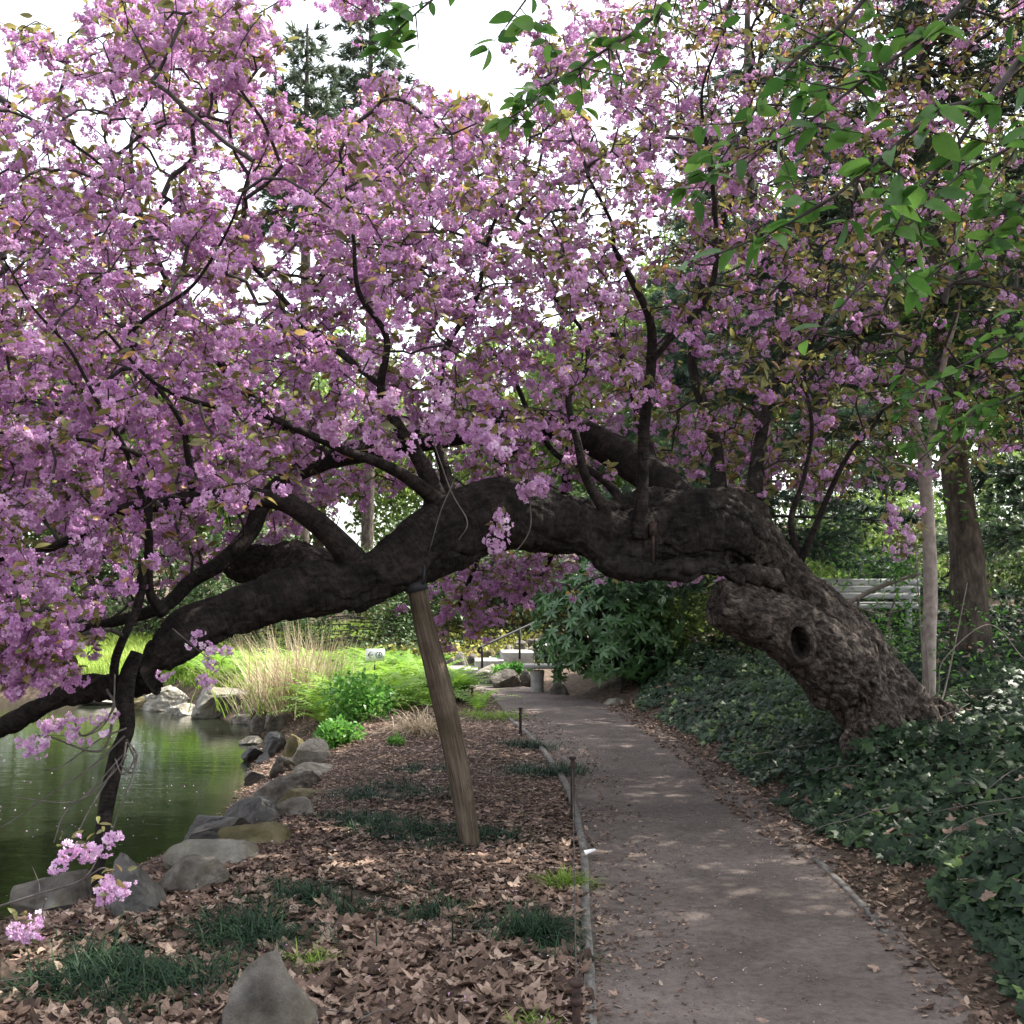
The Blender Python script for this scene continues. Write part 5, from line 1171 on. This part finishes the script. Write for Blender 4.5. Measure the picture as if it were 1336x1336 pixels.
# herbs and yellow ground cover on the slope behind the steps
def carpet(name, X_, Y_, h, size, mat, label, cat, seed=0, lift=0.):
    Z_ = gz(X_, Y_); P = np.stack([X_, Y_, Z_ + lift + rng.random(len(X_)) * h], -1); nn = rdir(len(P)) * 1.8 + [0, -.5, .8]; mb = MB()
    rot = frames(nn, U(0, 6.3, len(P))); tp = (np.array([(0, -.5, 0), (.32, 0, .08), (0, .5, -.05), (-.32, 0, .08)]), None, np.array([[0, 1, 2, 3]]))
    scatter(mb, tp, P, rot, size * U(.6, 1.3, len(P)), np.clip(.45 + .7 * fbm(P * 1.3 + seed, 3, 73 + seed) + U(-.25, .25, len(P)), 0, 1)); o = mb.build(name, M[mat], None, False); return tag(o, label, cat, kind='stuff')
n_ = 26000; X_ = U(-4, 7, n_); Y_ = U(23, 34, n_); k_ = fbm(np.stack([X_ * .6, Y_ * .6, 0 * X_], -1), 2, 76) > -.25; X_, Y_ = X_[k_], Y_[k_]; carpet('slope_cover', X_, Y_, .45, .10, 'cover', 'yellow green leafy ground cover on the slope behind the steps', 'ground cover')
n_ = 9000; X_ = U(-2.6, 1.2, n_); Y_ = U(20.6, 23.6, n_); k_ = fbm(np.stack([X_ * 1.2, Y_ * 1.2, 0 * X_], -1), 2, 75) > .0; k_ &= (X_ < xl(np.minimum(Y_, 21)) - .5) | (Y_ > 22.6)
carpet('herb_cover', X_[k_], Y_[k_], .3, .10, 'herb', 'low bright green herbs around the rocks by the steps', 'ground cover')
for (a_, b_, c_, d_, lab) in [(640, 700, 868, 878, 'green herb tuft growing between the boulders and the steps'), (655, 690, 888, 897, 'small herb plant at the foot of the grey block')]:
    c = at((a_ + b_) / 2, (c_ + d_) / 2, 19.4); mb = MB(); crown_leaves(mb, c, ((b_ - a_) * .007, .3, .10), 500, .09, 77, 3, -.9, hollow=.1); tag(mb.build('herb_plant', M['herb'], None, False), lab, 'plant')
# dry reed clump
c = at(392, 915, 16.3); zc = float(gz(c[0], 16.3)); o = thing('reed_clump', 'tall dry straw coloured reed clump at the pond corner', 'reeds', (c[0], 16.3, zc)); n_ = 900
P = np.stack([c[0] + rng.normal(size=n_) * .33, 16.3 + rng.normal(size=n_) * .35, np.full(n_, zc)], -1); D = np.stack([rng.normal(size=n_) * .32 - .10, rng.normal(size=n_) * .25, np.ones(n_)], -1); D += (P - [c[0], 16.3, zc]) * .55
D /= np.linalg.norm(D, axis=1)[:, None]; mb = MB(); blades(mb, P, D, U(.7, 1.65, n_), U(.008, .016, n_), U(0, 1, n_), U(.0, .35, n_), 5); part(mb, 'stalks', M['straw'], o, False)
n_ = 260; P = np.stack([c[0] + rng.normal(size=n_) * .5, 16.1 + rng.normal(size=n_) * .4, np.full(n_, zc)], -1); D = rdir(n_) * .5 + [0, 0, 1]; mb = MB(); blades(mb, P, D / np.linalg.norm(D, axis=1)[:, None], U(.4, .8, n_), U(.01, .018, n_), U(0, .7, n_), .3, 4); part(mb, 'green_shoots', M['grass'], o, False)
# bleached tussock beside the prop
c = at(548, 958, 12.4); zc = float(gz(c[0], 12.4)); n_ = 520
P = np.stack([c[0] + rng.normal(size=n_) * .12, 12.4 + rng.normal(size=n_) * .12, np.full(n_, zc)], -1); D = rdir(n_) * .9 + [0, 0, .9]; D[:, 2] = np.abs(D[:, 2]); D /= np.linalg.norm(D, axis=1)[:, None]
mb = MB(); blades(mb, P, D, U(.3, .75, n_), U(.006, .013, n_), U(0, 1, n_), U(.4, .9, n_), 6); tag(mb.build('dry_grass_tussock', M['straw'], None, False, origin=(c[0], 12.4, zc)), 'bleached arching grass tussock just behind the prop', 'grass tussock')
# little green plants
def herb(px_, py_, Y, w_, h_, n_, size, mat, name, label, cat, seed):
    c = at(px_, py_, Y); zc = float(gz(c[0], Y)); mb = MB(); crown_leaves(mb, (c[0], Y, zc + h_ * .45), (w_ / 2, w_ / 2, h_ * .6), n_, size, seed, 4, -.6, hollow=.1); tag(mb.build(name, M[mat], None, False, origin=(c[0], Y, zc)), label, cat)
herb(442, 976, 12.0, .55, .26, 1500, .055, 'herb', 'leafy_plant', 'dense low green plant on the rocks below the dry reeds', 'plant', 81)
herb(900, 908, 14.5, .32, .16, 160, .07, 'grass', 'leafy_plant', 'fresh light green seedling standing in the dark ivy', 'plant', 82)
herb(516, 978, 11.6, .22, .10, 160, .05, 'herb', 'leafy_plant', 'tiny green plant in the leaf litter left of the prop', 'plant', 83)
herb(470, 940, 13.6, .9, .6, 1500, .07, 'herb', 'leafy_plant', 'rounded darker green plant at the front of the fern bed', 'plant', 84)
herb(455, 1335, 3.9, .1, .05, 30, .04, 'herb', 'leafy_plant', 'small green weed beside the pointed grey rock', 'plant', 85)
TUFTS = []
def tuft(px_, py_, w_, n_, L, mat, label, name='grass_clump', seed=0, Wd=.005, up=.9):
    Y = F * EYE / (py_ - 775.0); c = at(px_, py_, Y); zc = float(gz(c[0], Y)); m_ = w_ * Y / F
    TUFTS.append((c[0], Y, m_ * .36, name)); n_ = int(n_ * 1.5); L *= 1.42 if Y < 6.3 else .95; Wd *= 1.3
    q = rng.normal(size=(n_, 2)) * [m_ * .30, m_ * .26]; ks = fbm(np.c_[(q[:, :1] + c[0]) * 4, (q[:, 1:] + Y) * 4, 0 * q[:, :1]], 2, 91) > -.18; q = q[ks] if ks.sum() > 15 else q; n_ = len(q)
    P = np.stack([c[0] + q[:, 0], Y + q[:, 1], gz(c[0] + q[:, 0], Y + q[:, 1])], -1); D = rdir(n_) * .8 + [0, 0, up]; D[:, 2] = np.abs(D[:, 2]); D /= np.linalg.norm(D, axis=1)[:, None]
    mb = MB(); blades(mb, P, D, L * U(.6, 1.15, n_), Wd * U(.7, 1.3, n_), U(0, .9, n_) ** 1.4, U(.35, .85, n_), 5); tag(mb.build(name, M[mat], None, False, origin=(c[0], Y, zc)), label, 'grass clump', 'clumps of grass in the leaf bed')
tuft(722, 1225, 120, 2200, .22, 'mondo', 'big dark grass clump against the path edging board')
tuft(440, 1172, 150, 1600, .18, 'mondo', 'dark grass clump midway between the pointed rock and the prop')
tuft(330, 1222, 150, 1300, .17, 'mondo', 'dark grass clump just above the pointed grey rock')
tuft(165, 1275, 260, 3200, .17, 'mondo', 'widest dark grass clump in the bottom left corner')
tuft(20, 1290, 120, 700, .16, 'mondo', 'dark grass clump at the left edge of the picture')
tuft(548, 1090, 150, 1500, .17, 'mondo', 'dark grass clump spread at the foot of the prop, on its left')
tuft(480, 1075, 120, 1000, .16, 'mondo', 'low dark grass patch left of the prop near the shore')
tuft(510, 1035, 130, 1400, .18, 'mondo', 'dark grass band crossing behind the prop')
tuft(640, 1088, 70, 500, .15, 'mondo', 'small dark grass clump right of the prop foot')
tuft(540, 1190, 90, 600, .16, 'mondo', 'thin dark grass clump in the leaves below the prop')
tuft(712, 1005, 80, 1300, .20, 'mondo', 'dark grass clump behind the alone standing iron post')
tuft(692, 975, 60, 1100, .22, 'mondo', 'blue green grass clump at the bend of the edging')
tuft(556, 1003, 60, 500, .16, 'mondo', 'dark grass clump behind the prop, below the bleached tussock')
tuft(640, 935, 60, 900, .26, 'grass', 'fresh green grass clump around the far post')
tuft(735, 1150, 36, 220, .15, 'grass', 'light green grass tuft along the edging board')
tuft(400, 1262, 44, 160, .13, 'grass', 'light green grass tuft right behind the pointed rock')
tuft(690, 1330, 60, 120, .10, 'grass', 'sparse green grass tuft at the bottom edge by the near post')

# ------------------------------------------------------------------ leaf litter
def detail(tp, seed):
    """the same leaf with a ring of inner vertices, for leaves near the camera"""
    g = np.random.default_rng(seed); V, T, _ = tp; rim = V[1:]; m_ = len(rim)
    inner = rim * .52; inner[:, 2] = rim[:, 2] * .22 + g.normal(size=m_) * .016; W = np.vstack([V[:1], inner, rim * [1, 1, 1.15]]); k = np.arange(m_); kn = (k + 1) % m_
    return W, np.vstack([np.stack([0 * k, kn + 1, k + 1], -1), np.stack([k + 1, kn + 1, kn + 1 + m_], -1), np.stack([k + 1, kn + 1 + m_, k + 1 + m_], -1)]), None
def maple_template(seed):
    g = np.random.default_rng(seed); V = [(0, 0, 0)]; k = 0; pts_ = []
    lobes = [(-2.35, .42), (-1.25, .85), (0, 1.0), (1.25, .85), (2.35, .42)]; ang = []
    for q, (a, r_) in enumerate(lobes):
        if q: pts_.append(((a + lobes[q - 1][0]) / 2, .50))
        pts_ += [(a - .27, r_ * .76), (a, r_), (a + .25, r_ * .74)]
    pts_.append((math.pi, .18)); cu = g.uniform(-.3, .6); cv = g.uniform(-.2, .5)
    for a, r_ in pts_:
        r_ *= g.uniform(.85, 1.1) * .55; x, y = math.sin(a) * r_, math.cos(a) * r_; V.append((x, y, cu * x * x * 1.6 + cv * y * y * 1.4 + g.normal() * .03))
    V = np.array(V); m_ = len(V) - 1; k = np.arange(m_); T = np.stack([0 * k, k + 1, (k + 1) % m_ + 1], -1)[:, [0, 2, 1]]
    return V, T, None
MT = [maple_template(q) for q in range(7)]
SM = [leaf_template(1, .5, c, .2, 2) for c in (-.3, .2, .5)]
def litter(name, X_, Y_, size, label, tpls=MT, tilt=.45, h=.02, mat='litter', kind='stuff', cat='leaf litter', vlo=0, vhi=1):
    P = np.stack([X_, Y_, gz(X_, Y_) + .012 + h * rng.random(len(X_)) ** 2], -1); nn = rdir(len(P)) * tilt + [0, 0, 1]; rot = frames(nn, U(0, 6.3, len(P))); w_ = rng.integers(0, len(tpls), len(P)); mb = MB(); v = np.clip(U(vlo, vhi, len(P)), 0, 1)
    size = size * np.ones(len(P))
    for q, tp in enumerate(tpls): scatter(mb, tp, P[w_ == q], rot[w_ == q], size[w_ == q], v[w_ == q])
    o = mb.build(name, M[mat], None, False); return tag(o, label, cat, kind=kind)
n_ = 96000; Y_ = 3.0 + 14.5 * rng.random(n_) ** 1.1; X_ = U(-4.2, .6, n_); d_ = pond_d(X_, Y_)
k_ = (X_ < xl(Y_) - .04) & (d_ > .12) & (rng.random(n_) < np.interp(Y_, [3, 12, 15, 17.5], [1, 1, .7, .15])); X_, Y_ = X_[k_], Y_[k_]
k_ = np.ones(len(X_), bool)
for tx_, ty_, tr_, tn_ in TUFTS: k_ &= ~((np.hypot(X_ - tx_, Y_ - ty_) < tr_ * (1 + .5 * noise(np.stack([X_ * 5, Y_ * 5, 0 * X_], -1), 9))) & (rng.random(len(X_)) < .86))
X_, Y_ = X_[k_], Y_[k_]
sz = np.interp(Y_, [3, 4.5, 6, 9, 17], [.17, .15, .10, .055, .045]) * U(.45, 1.2, len(X_)); near_ = Y_ < 6.3
MD = [detail(t_, q) for q, t_ in enumerate(MT)]
litter('leaf_litter', X_[near_], Y_[near_], sz[near_], 'large brown fallen plane leaves covering the near end of the bed', h=.03, tilt=.28, tpls=MD)
litter('leaf_litter', X_[~near_], Y_[~near_], sz[~near_], 'smaller brown leaf litter covering the bed beside the pond', h=.02, tilt=.22)
n_ = 9000; Y_ = U(3, 16, n_); t_ = rng.random(n_) ** 1.6; X_ = xiv(Y_) + .35 - t_ * .75; litter('verge_litter', X_, Y_, U(.02, .07, n_), 'small dead leaves and crumbs along the right edge of the path', tpls=MT + SM, h=.012)
n_ = 3200; Y_ = U(3, 15, n_); X_ = xl(Y_) + .02 + rng.random(n_) ** 2 * .45; litter('edge_litter', X_, Y_, U(.012, .05, n_), 'crumbled leaves along the left edge of the path', tpls=MT + SM, h=.006)
n_ = 8000; Y_ = U(3, 18, n_); X_ = xl(Y_) + rng.random(n_) * (xr(Y_) - xl(Y_)); litter('path_litter', X_, Y_, U(.005, .021, n_), 'scattered leaf crumbs on the trodden path', tpls=SM, h=.002, tilt=.2)
n_ = 700; Y_ = U(3, 18, n_); X_ = xl(Y_) + rng.random(n_) * (xr(Y_) - xl(Y_)); litter('fallen_petals', X_, Y_, U(.006, .013, n_), 'tiny pale petals dropped on the path', tpls=SM, h=.002, tilt=.2, mat='petal', cat='petals', vlo=.8)
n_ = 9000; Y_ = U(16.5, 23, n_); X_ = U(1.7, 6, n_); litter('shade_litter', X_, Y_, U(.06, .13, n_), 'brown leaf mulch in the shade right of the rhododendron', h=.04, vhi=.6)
# leaves one can point at on the path
for (x, y, s_, lab) in [(1102 + 42, 1257, .085, 'single tan leaf lying on the sunny patch of the path'), (1082, 1190, .06, 'small curled leaf lying right of the path centre'), (803, 1290, .06, 'brown leaf on the path near the edging board'), (812, 1172, .06, 'dark brown leaf on the path beside the edging'), (1154, 1192, .085, 'flat pale leaf at the end of the short edging strip'), (994, 1322, .06, 'narrow leaf at the bottom of the path')]:
    Y = F * EYE / (y - 775.0); c = at(x, y, Y); mb = MB(); scatter(mb, MT[int(x) % 7], np.array([[c[0], c[1], float(gz(c[0], c[1])) + .03]]), frames(np.array([[.15, -.2, 1.]]), np.array([x * .7])), np.array([s_]), np.array([.8]))
    tag(mb.build('fallen_leaf', M['litter'], None, False, origin=tuple(c)), lab, 'leaf')
c = at(770, 1118, 6.7); mb = MB(); mb.add(np.array([[-.03, -.06, .03], [.035, -.05, .055], [.03, .055, .04], [-.035, .05, .03]]) + [c[0], c[1], .03], None, [[0, 1, 2, 3]]); tag(mb.build('paper_scrap', sign_w, None, False), 'white paper scrap lying on the path edging', 'paper')
# fallen blossom on the bed
c = at(625, 975, 12.8); mb = MB(); clusters(mb, c + rng.normal(size=(4, 3)) * [.08, .05, .01], 4, 7, .03, .8); tag(mb.build('fallen_blossom', M['petal'], None, False), 'pink blossom fallen on the leaves right of the prop', 'blossom')

# ------------------------------------------------------------------ ivy on the right bank
def ivy_template(seed):
    g = np.random.default_rng(seed); pts_ = [(-2.5, .42), (-1.9, .36), (-1.25, .62), (-.62, .42), (0, .85), (.62, .42), (1.25, .62), (1.9, .36), (2.5, .42)]; V = [(0, 0, .03)]
    for a, r_ in pts_: r_ *= g.uniform(.9, 1.1) * .8; V.append((math.sin(a) * r_, math.cos(a) * r_, -.12 * abs(math.sin(a)) * r_ * 2 + g.normal() * .02 - .1 * r_ * max(0, math.cos(a))))
    V = np.array(V); m_ = len(V) - 1; k = np.arange(m_ - 1); T = np.stack([0 * k, k + 2, k + 1], -1); return V, T, None
IT = [ivy_template(q) for q in range(4)]
n_ = 72000; Y_ = 2.6 + 15 * rng.random(n_) ** 1.15; X_ = xiv(Y_) + (rng.random(n_) ** 1.0) * np.interp(Y_, [2.6, 16], [2.2, 6.5])
en = noise(np.stack([X_ * 0 + 1.1, Y_ * 1.8, 0 * Y_], -1), 95) * .22 + noise(np.stack([X_ * 0 + 1.1, Y_ * 6, 0 * Y_], -1), 96) * .10
k_ = (X_ > xiv(Y_) + en) & (fbm(np.stack([X_ * 1.4, Y_ * 1.4, 0 * X_], -1), 3, 97) > -.62); X_, Y_ = X_[k_], Y_[k_]
dd_ = X_ - xiv(Y_)
hh = np.clip(.05 + .34 * (fbm(np.stack([X_ * 1.1, Y_ * 1.1, 0 * X_], -1), 3, 98) + .5), .03, .5) * sstep(-.2, .6, dd_) + .02
P = np.stack([X_, Y_, gz(X_, Y_) + hh * (.35 + .65 * rng.random(len(X_)))], -1); nn = rdir(len(P)) * .6 + [-.25, -.35, .9]; rot = frames(nn, U(0, 6.3, len(P)))
v_ = np.clip(.38 + .55 * fbm(P * 2.2, 2, 99) + rng.normal(size=len(P)) * .24, 0, 1); w_ = rng.integers(0, 4, len(P)); sc = .04 + .09 * rng.random(len(P)) ** 1.4; mb = MB()
for q in range(4): scatter(mb, IT[q], P[w_ == q], rot[w_ == q], sc[w_ == q], v_[w_ == q])
tag(mb.build('ivy', M['ivy'], None, False), 'dark green ivy carpeting the bank under the cherry', 'ivy', kind='stuff')
k_ = rng.random(len(P)) < .013; litter('ivy_litter', X_[k_], Y_[k_], U(.06, .14, k_.sum()), 'dead leaves caught in the ivy', h=.0)
ob = bpy.data.objects['ivy_litter']; ob.location.z += .15
n_ = 60; P0 = np.stack([U(2.3, 4.5, n_), U(3.2, 12, n_), 0 * U(0, 1, n_)], -1); P0[:, 2] = gz(P0[:, 0], P0[:, 1]) + .08

# ------------------------------------------------------------------ the broadleaf tree that hangs over the camera from the right
ov = thing('overhanging_tree', 'near tree with large fresh green leaves reaching in from the top right', 'tree', (6.4, 3.6, float(gz(6.4, 3.6))))
mb = MB(); g0 = float(gz(6.4, 3.6))
add_tube(mb, [[6.4, 3.6, g0 - .2], [6.2, 3.6, 2.2], [5.9, 3.8, 3.8], [6.1, 4.6, 5.6], [6.3, 5.8, 7.6], [6.4, 6.4, 10]], [.26, .21, .18, .15, .09, .02], 12, 60, .06, 3)
for q in range(9): add_tube(mb, [[6.1, 4.8, 5.6 + q * .2], [6.3 + 2.5 * math.cos(q * .7), 6 + 2.3 * math.sin(q * .7), 6.8 + q * .12], [6.5 + 5 * math.cos(q * .7), 6.4 + 4.4 * math.sin(q * .7), 7.8]], [.07, .045, .01], 7, 20)
add_tube(mb, [[5.9, 3.8, 3.8], [4.8, 2.2, 3.4], [4.0, 1.6, 3.3], [3.9, 1.5, 3.3]], [.09, .07, .06, .05], 8, 20)
add_tube(mb, [[3.95, 1.4, 2.9], [3.0, 1.9, 3.0], [2.0, 2.4, 2.95], list(at(1400, 20, 2.6))], [.06, .04, .025, .012], 8, 30)
add_tube(mb, [[4.8, 2.2, 3.4], [3.8, 1.9, 4.0], [2.6, 2.6, 4.3], [1.6, 3.2, 4.1], list(at(1000, -140, 3.6))], [.06, .05, .04, .025, .012], 8, 30)
add_tube(mb, [[3.9, 1.5, 3.4], [3.4, 3.0, 3.6], [2.9, 3.8, 3.3], list(at(1420, 330, 4.0))], [.05, .035, .02, .012], 8, 30)
part(mb, 'trunk', M['paletrunk'], ov)
def overhang(L, n_leaf, size, back=0.):
    n_leaf = int(n_leaf * 1.15); size *= .92
    P, r = pp(*[(a[0], a[1], a[2], a[3]) for a in L]); mb = MB(); C, rr_ = add_tube(mb, P, r, 6, 50, .08, 3); lb = MB()
    n2 = max(3, n_leaf // 5); k = rng.integers(4, 50, n2); side = rdir(n2); side[:, 1] *= .5; side[:, 2] = side[:, 2] * .5 - .15; Ls = U(.08, .28, n2); E = C[k] + side * Ls[:, None]
    add_segments(mb, C[k], E, rr_[k] * .5 + .001, np.full(n2, .0012), 4); o = part(mb, 'branch', M['twig'], ov)
    # leaves in sprays along twigs and branch
    Q = [C[rng.integers(6, 50, n_leaf // 3)]]; 
    for q in range(n2):
        m_ = rng.integers(3, 6); t_ = U(.4, 1.05, m_)[:, None]; Q.append(C[k[q]] + (E[q] - C[k[q]]) * t_)
    Q = np.concatenate(Q); d = rdir(len(Q)); d[:, 2] = d[:, 2] * .35 - .25; d[:, 0] -= .35
    scatter(lb, BL[0], Q[::2], frames_y(d[::2], rng.normal(size=len(Q[::2])) * .7), size * U(.6, 1.15, len(Q[::2])), U(0, 1, len(Q[::2]))); scatter(lb, BL[1], Q[1::2], frames_y(d[1::2], rng.normal(size=len(Q[1::2])) * .7), size * U(.6, 1.15, len(Q[1::2])), U(0, 1, len(Q[1::2])))
    part(lb, 'leaves', M['green_leaf'], o, smooth=True)
BL = [leaf_template(1, .52, .12, .16, 5), leaf_template(1, .48, .30, .22, 5)]
overhang([(1420, 10, 6, 2.6), (1336, 75, 5.5, 2.5), (1290, 127, 4, 2.45), (1235, 140, 3.5, 2.4), (1190, 172, 3.2, 2.4), (1145, 210, 3, 2.4), (1090, 255, 2.5, 2.4), (1040, 285, 2, 2.4), (965, 320, 1.5, 2.4), (885, 350, 1, 2.4)], 46, .088)
overhang([(1290, 127, 3.5, 2.45), (1245, 195, 3, 2.5), (1190, 262, 2.5, 2.5), (1155, 325, 2, 2.5), (1110, 385, 1.6, 2.5), (1070, 430, 1.3, 2.5), (1030, 455, 1, 2.5)], 16, .085)
overhang([(1330, -60, 4, 2.7), (1240, 20, 3.4, 2.7), (1190, 60, 3, 2.7), (1120, 110, 2.4, 2.7), (1060, 155, 1.8, 2.7), (1000, 190, 1.2, 2.7)], 60, .082)
overhang([(1180, -80, 3.6, 3.4), (1110, 20, 3, 3.4), (1030, 85, 2.4, 3.4), (960, 180, 1.8, 3.4), (915, 250, 1.2, 3.4)], 70, .082)
overhang([(960, -110, 3, 3.6), (860, 15, 2.5, 3.6), (790, 65, 2, 3.6), (730, 105, 1.6, 3.6), (680, 145, 1, 3.6), (650, 160, .8, 3.6)], 80, .082)
overhang([(700, -120, 2.4, 3.4), (600, -30, 1.8, 3.4), (540, 20, 1.4, 3.4), (490, 70, 1, 3.4)], 46, .080)
overhang([(760, -110, 2.4, 3.2), (700, -20, 1.6, 3.2), (660, 35, 1, 3.2)], 12, .085)
overhang([(1480, 200, 4, 3.4), (1400, 240, 3, 3.4), (1336, 270, 2.5, 3.4), (1280, 320, 1.8, 3.4), (1220, 350, 1.2, 3.4)], 70, .082)
overhang([(1480, 300, 4, 3.8), (1400, 380, 3, 3.8), (1320, 440, 2.5, 3.8), (1250, 480, 1.8, 3.8), (1130, 545, 1.2, 3.8)], 80, .080)
overhang([(1480, 60, 4, 3.0), (1400, 120, 3, 3.0), (1320, 190, 2.4, 3.0), (1250, 230, 1.8, 3.0), (1180, 300, 1.2, 3.0)], 60, .085)
overhang([(1500, 430, 3, 4.4), (1400, 480, 2.5, 4.4), (1320, 520, 2, 4.4), (1260, 545, 1.4, 4.4), (1200, 600, 1, 4.4)], 60, .080)
# the tree's unseen upper canopy, placed and thinned to shade the foreground
mb = MB(); crown_leaves(mb, (6.2, 6.2, 7.8), (6.4, 5.4, 2.0), 46000, .14, 701, .40, -.10, hollow=.0); part(mb, 'crown', M['green_leaf'], ov, smooth=False)
# runners showing in the ivy, sticks in the litter, petals blown on bed and water
mb = MB()
for q in range(46):
    y0_ = U(3.4, 11); x0_ = float(xiv(y0_)) + U(.1, 2.2); a = U(0, 6.3); L_ = U(.3, .9); t_ = np.linspace(0, 1, 6)
    xs = x0_ + np.cos(a + t_ * U(-.8, .8)) * L_ * t_; ys_ = y0_ + np.sin(a + t_ * U(-.8, .8)) * L_ * t_
    zs = gz(xs, ys_) + .20 + .04 * np.sin(t_ * 3.1); add_tube(mb, np.stack([xs, ys_, zs], -1), [.004, .0035, .003, .003, .0025, .002], 5, 14)
tag(mb.build('ivy_runners', M['dtwig']), 'brown ivy runners and bare stems showing among the ivy leaves', 'ivy', kind='stuff')
mb = MB()
for q in range(120):
    y0_ = U(3.3, 12); x0_ = U(-2.4, float(xl(y0_)) - .1); a = U(0, 6.3); L_ = U(.08, .34)
    P = np.array([[x0_ + math.cos(a) * L_ * t_, y0_ + math.sin(a) * L_ * t_, float(gz(x0_ + math.cos(a) * L_ * t_, y0_)) + .045 + .02 * t_] for t_ in (0, .5, 1)]) + rng.normal(size=(3, 3)) * .006
    add_tube(mb, P, [.004, .003, .0018], 5, 6)
tag(mb.build('fallen_sticks', M['dtwig']), 'thin dead sticks scattered through the leaf litter', 'sticks', kind='stuff')
n_ = 1500; Y_ = U(3.2, 14, n_); X_ = U(-2.6, .3, n_); k_ = X_ < xl(Y_); litter('bed_petals', X_[k_], Y_[k_], U(.008, .016, k_.sum()), 'pink petals dropped over the leaf litter', tpls=SM, h=.03, tilt=.3, mat='petal', cat='petals', vlo=.4)
ob = bpy.data.objects['bed_petals']; ob.location.z += .03
n_ = 500; Y_ = U(7.5, 19, n_); X_ = U(-9, -2.7, n_); k_ = (pond_d(X_, Y_) < -.05) & (fbm(np.stack([X_ * .8, Y_ * .5, 0 * X_], -1), 2, 120) > .05); X_, Y_ = X_[k_], Y_[k_]
mb = MB(); scatter(mb, SM[1], np.stack([X_, Y_, np.full(len(X_), WZ + .004)], -1), frames(np.tile([[0, 0, 1.]], (len(X_), 1)) + rdir(len(X_)) * .04, U(0, 6.3, len(X_))), U(.012, .022, len(X_)), U(.5, 1, len(X_)))
tag(mb.build('floating_petals', M['petal'], None, False), 'pale petals floating on the pond', 'petals', kind='stuff')
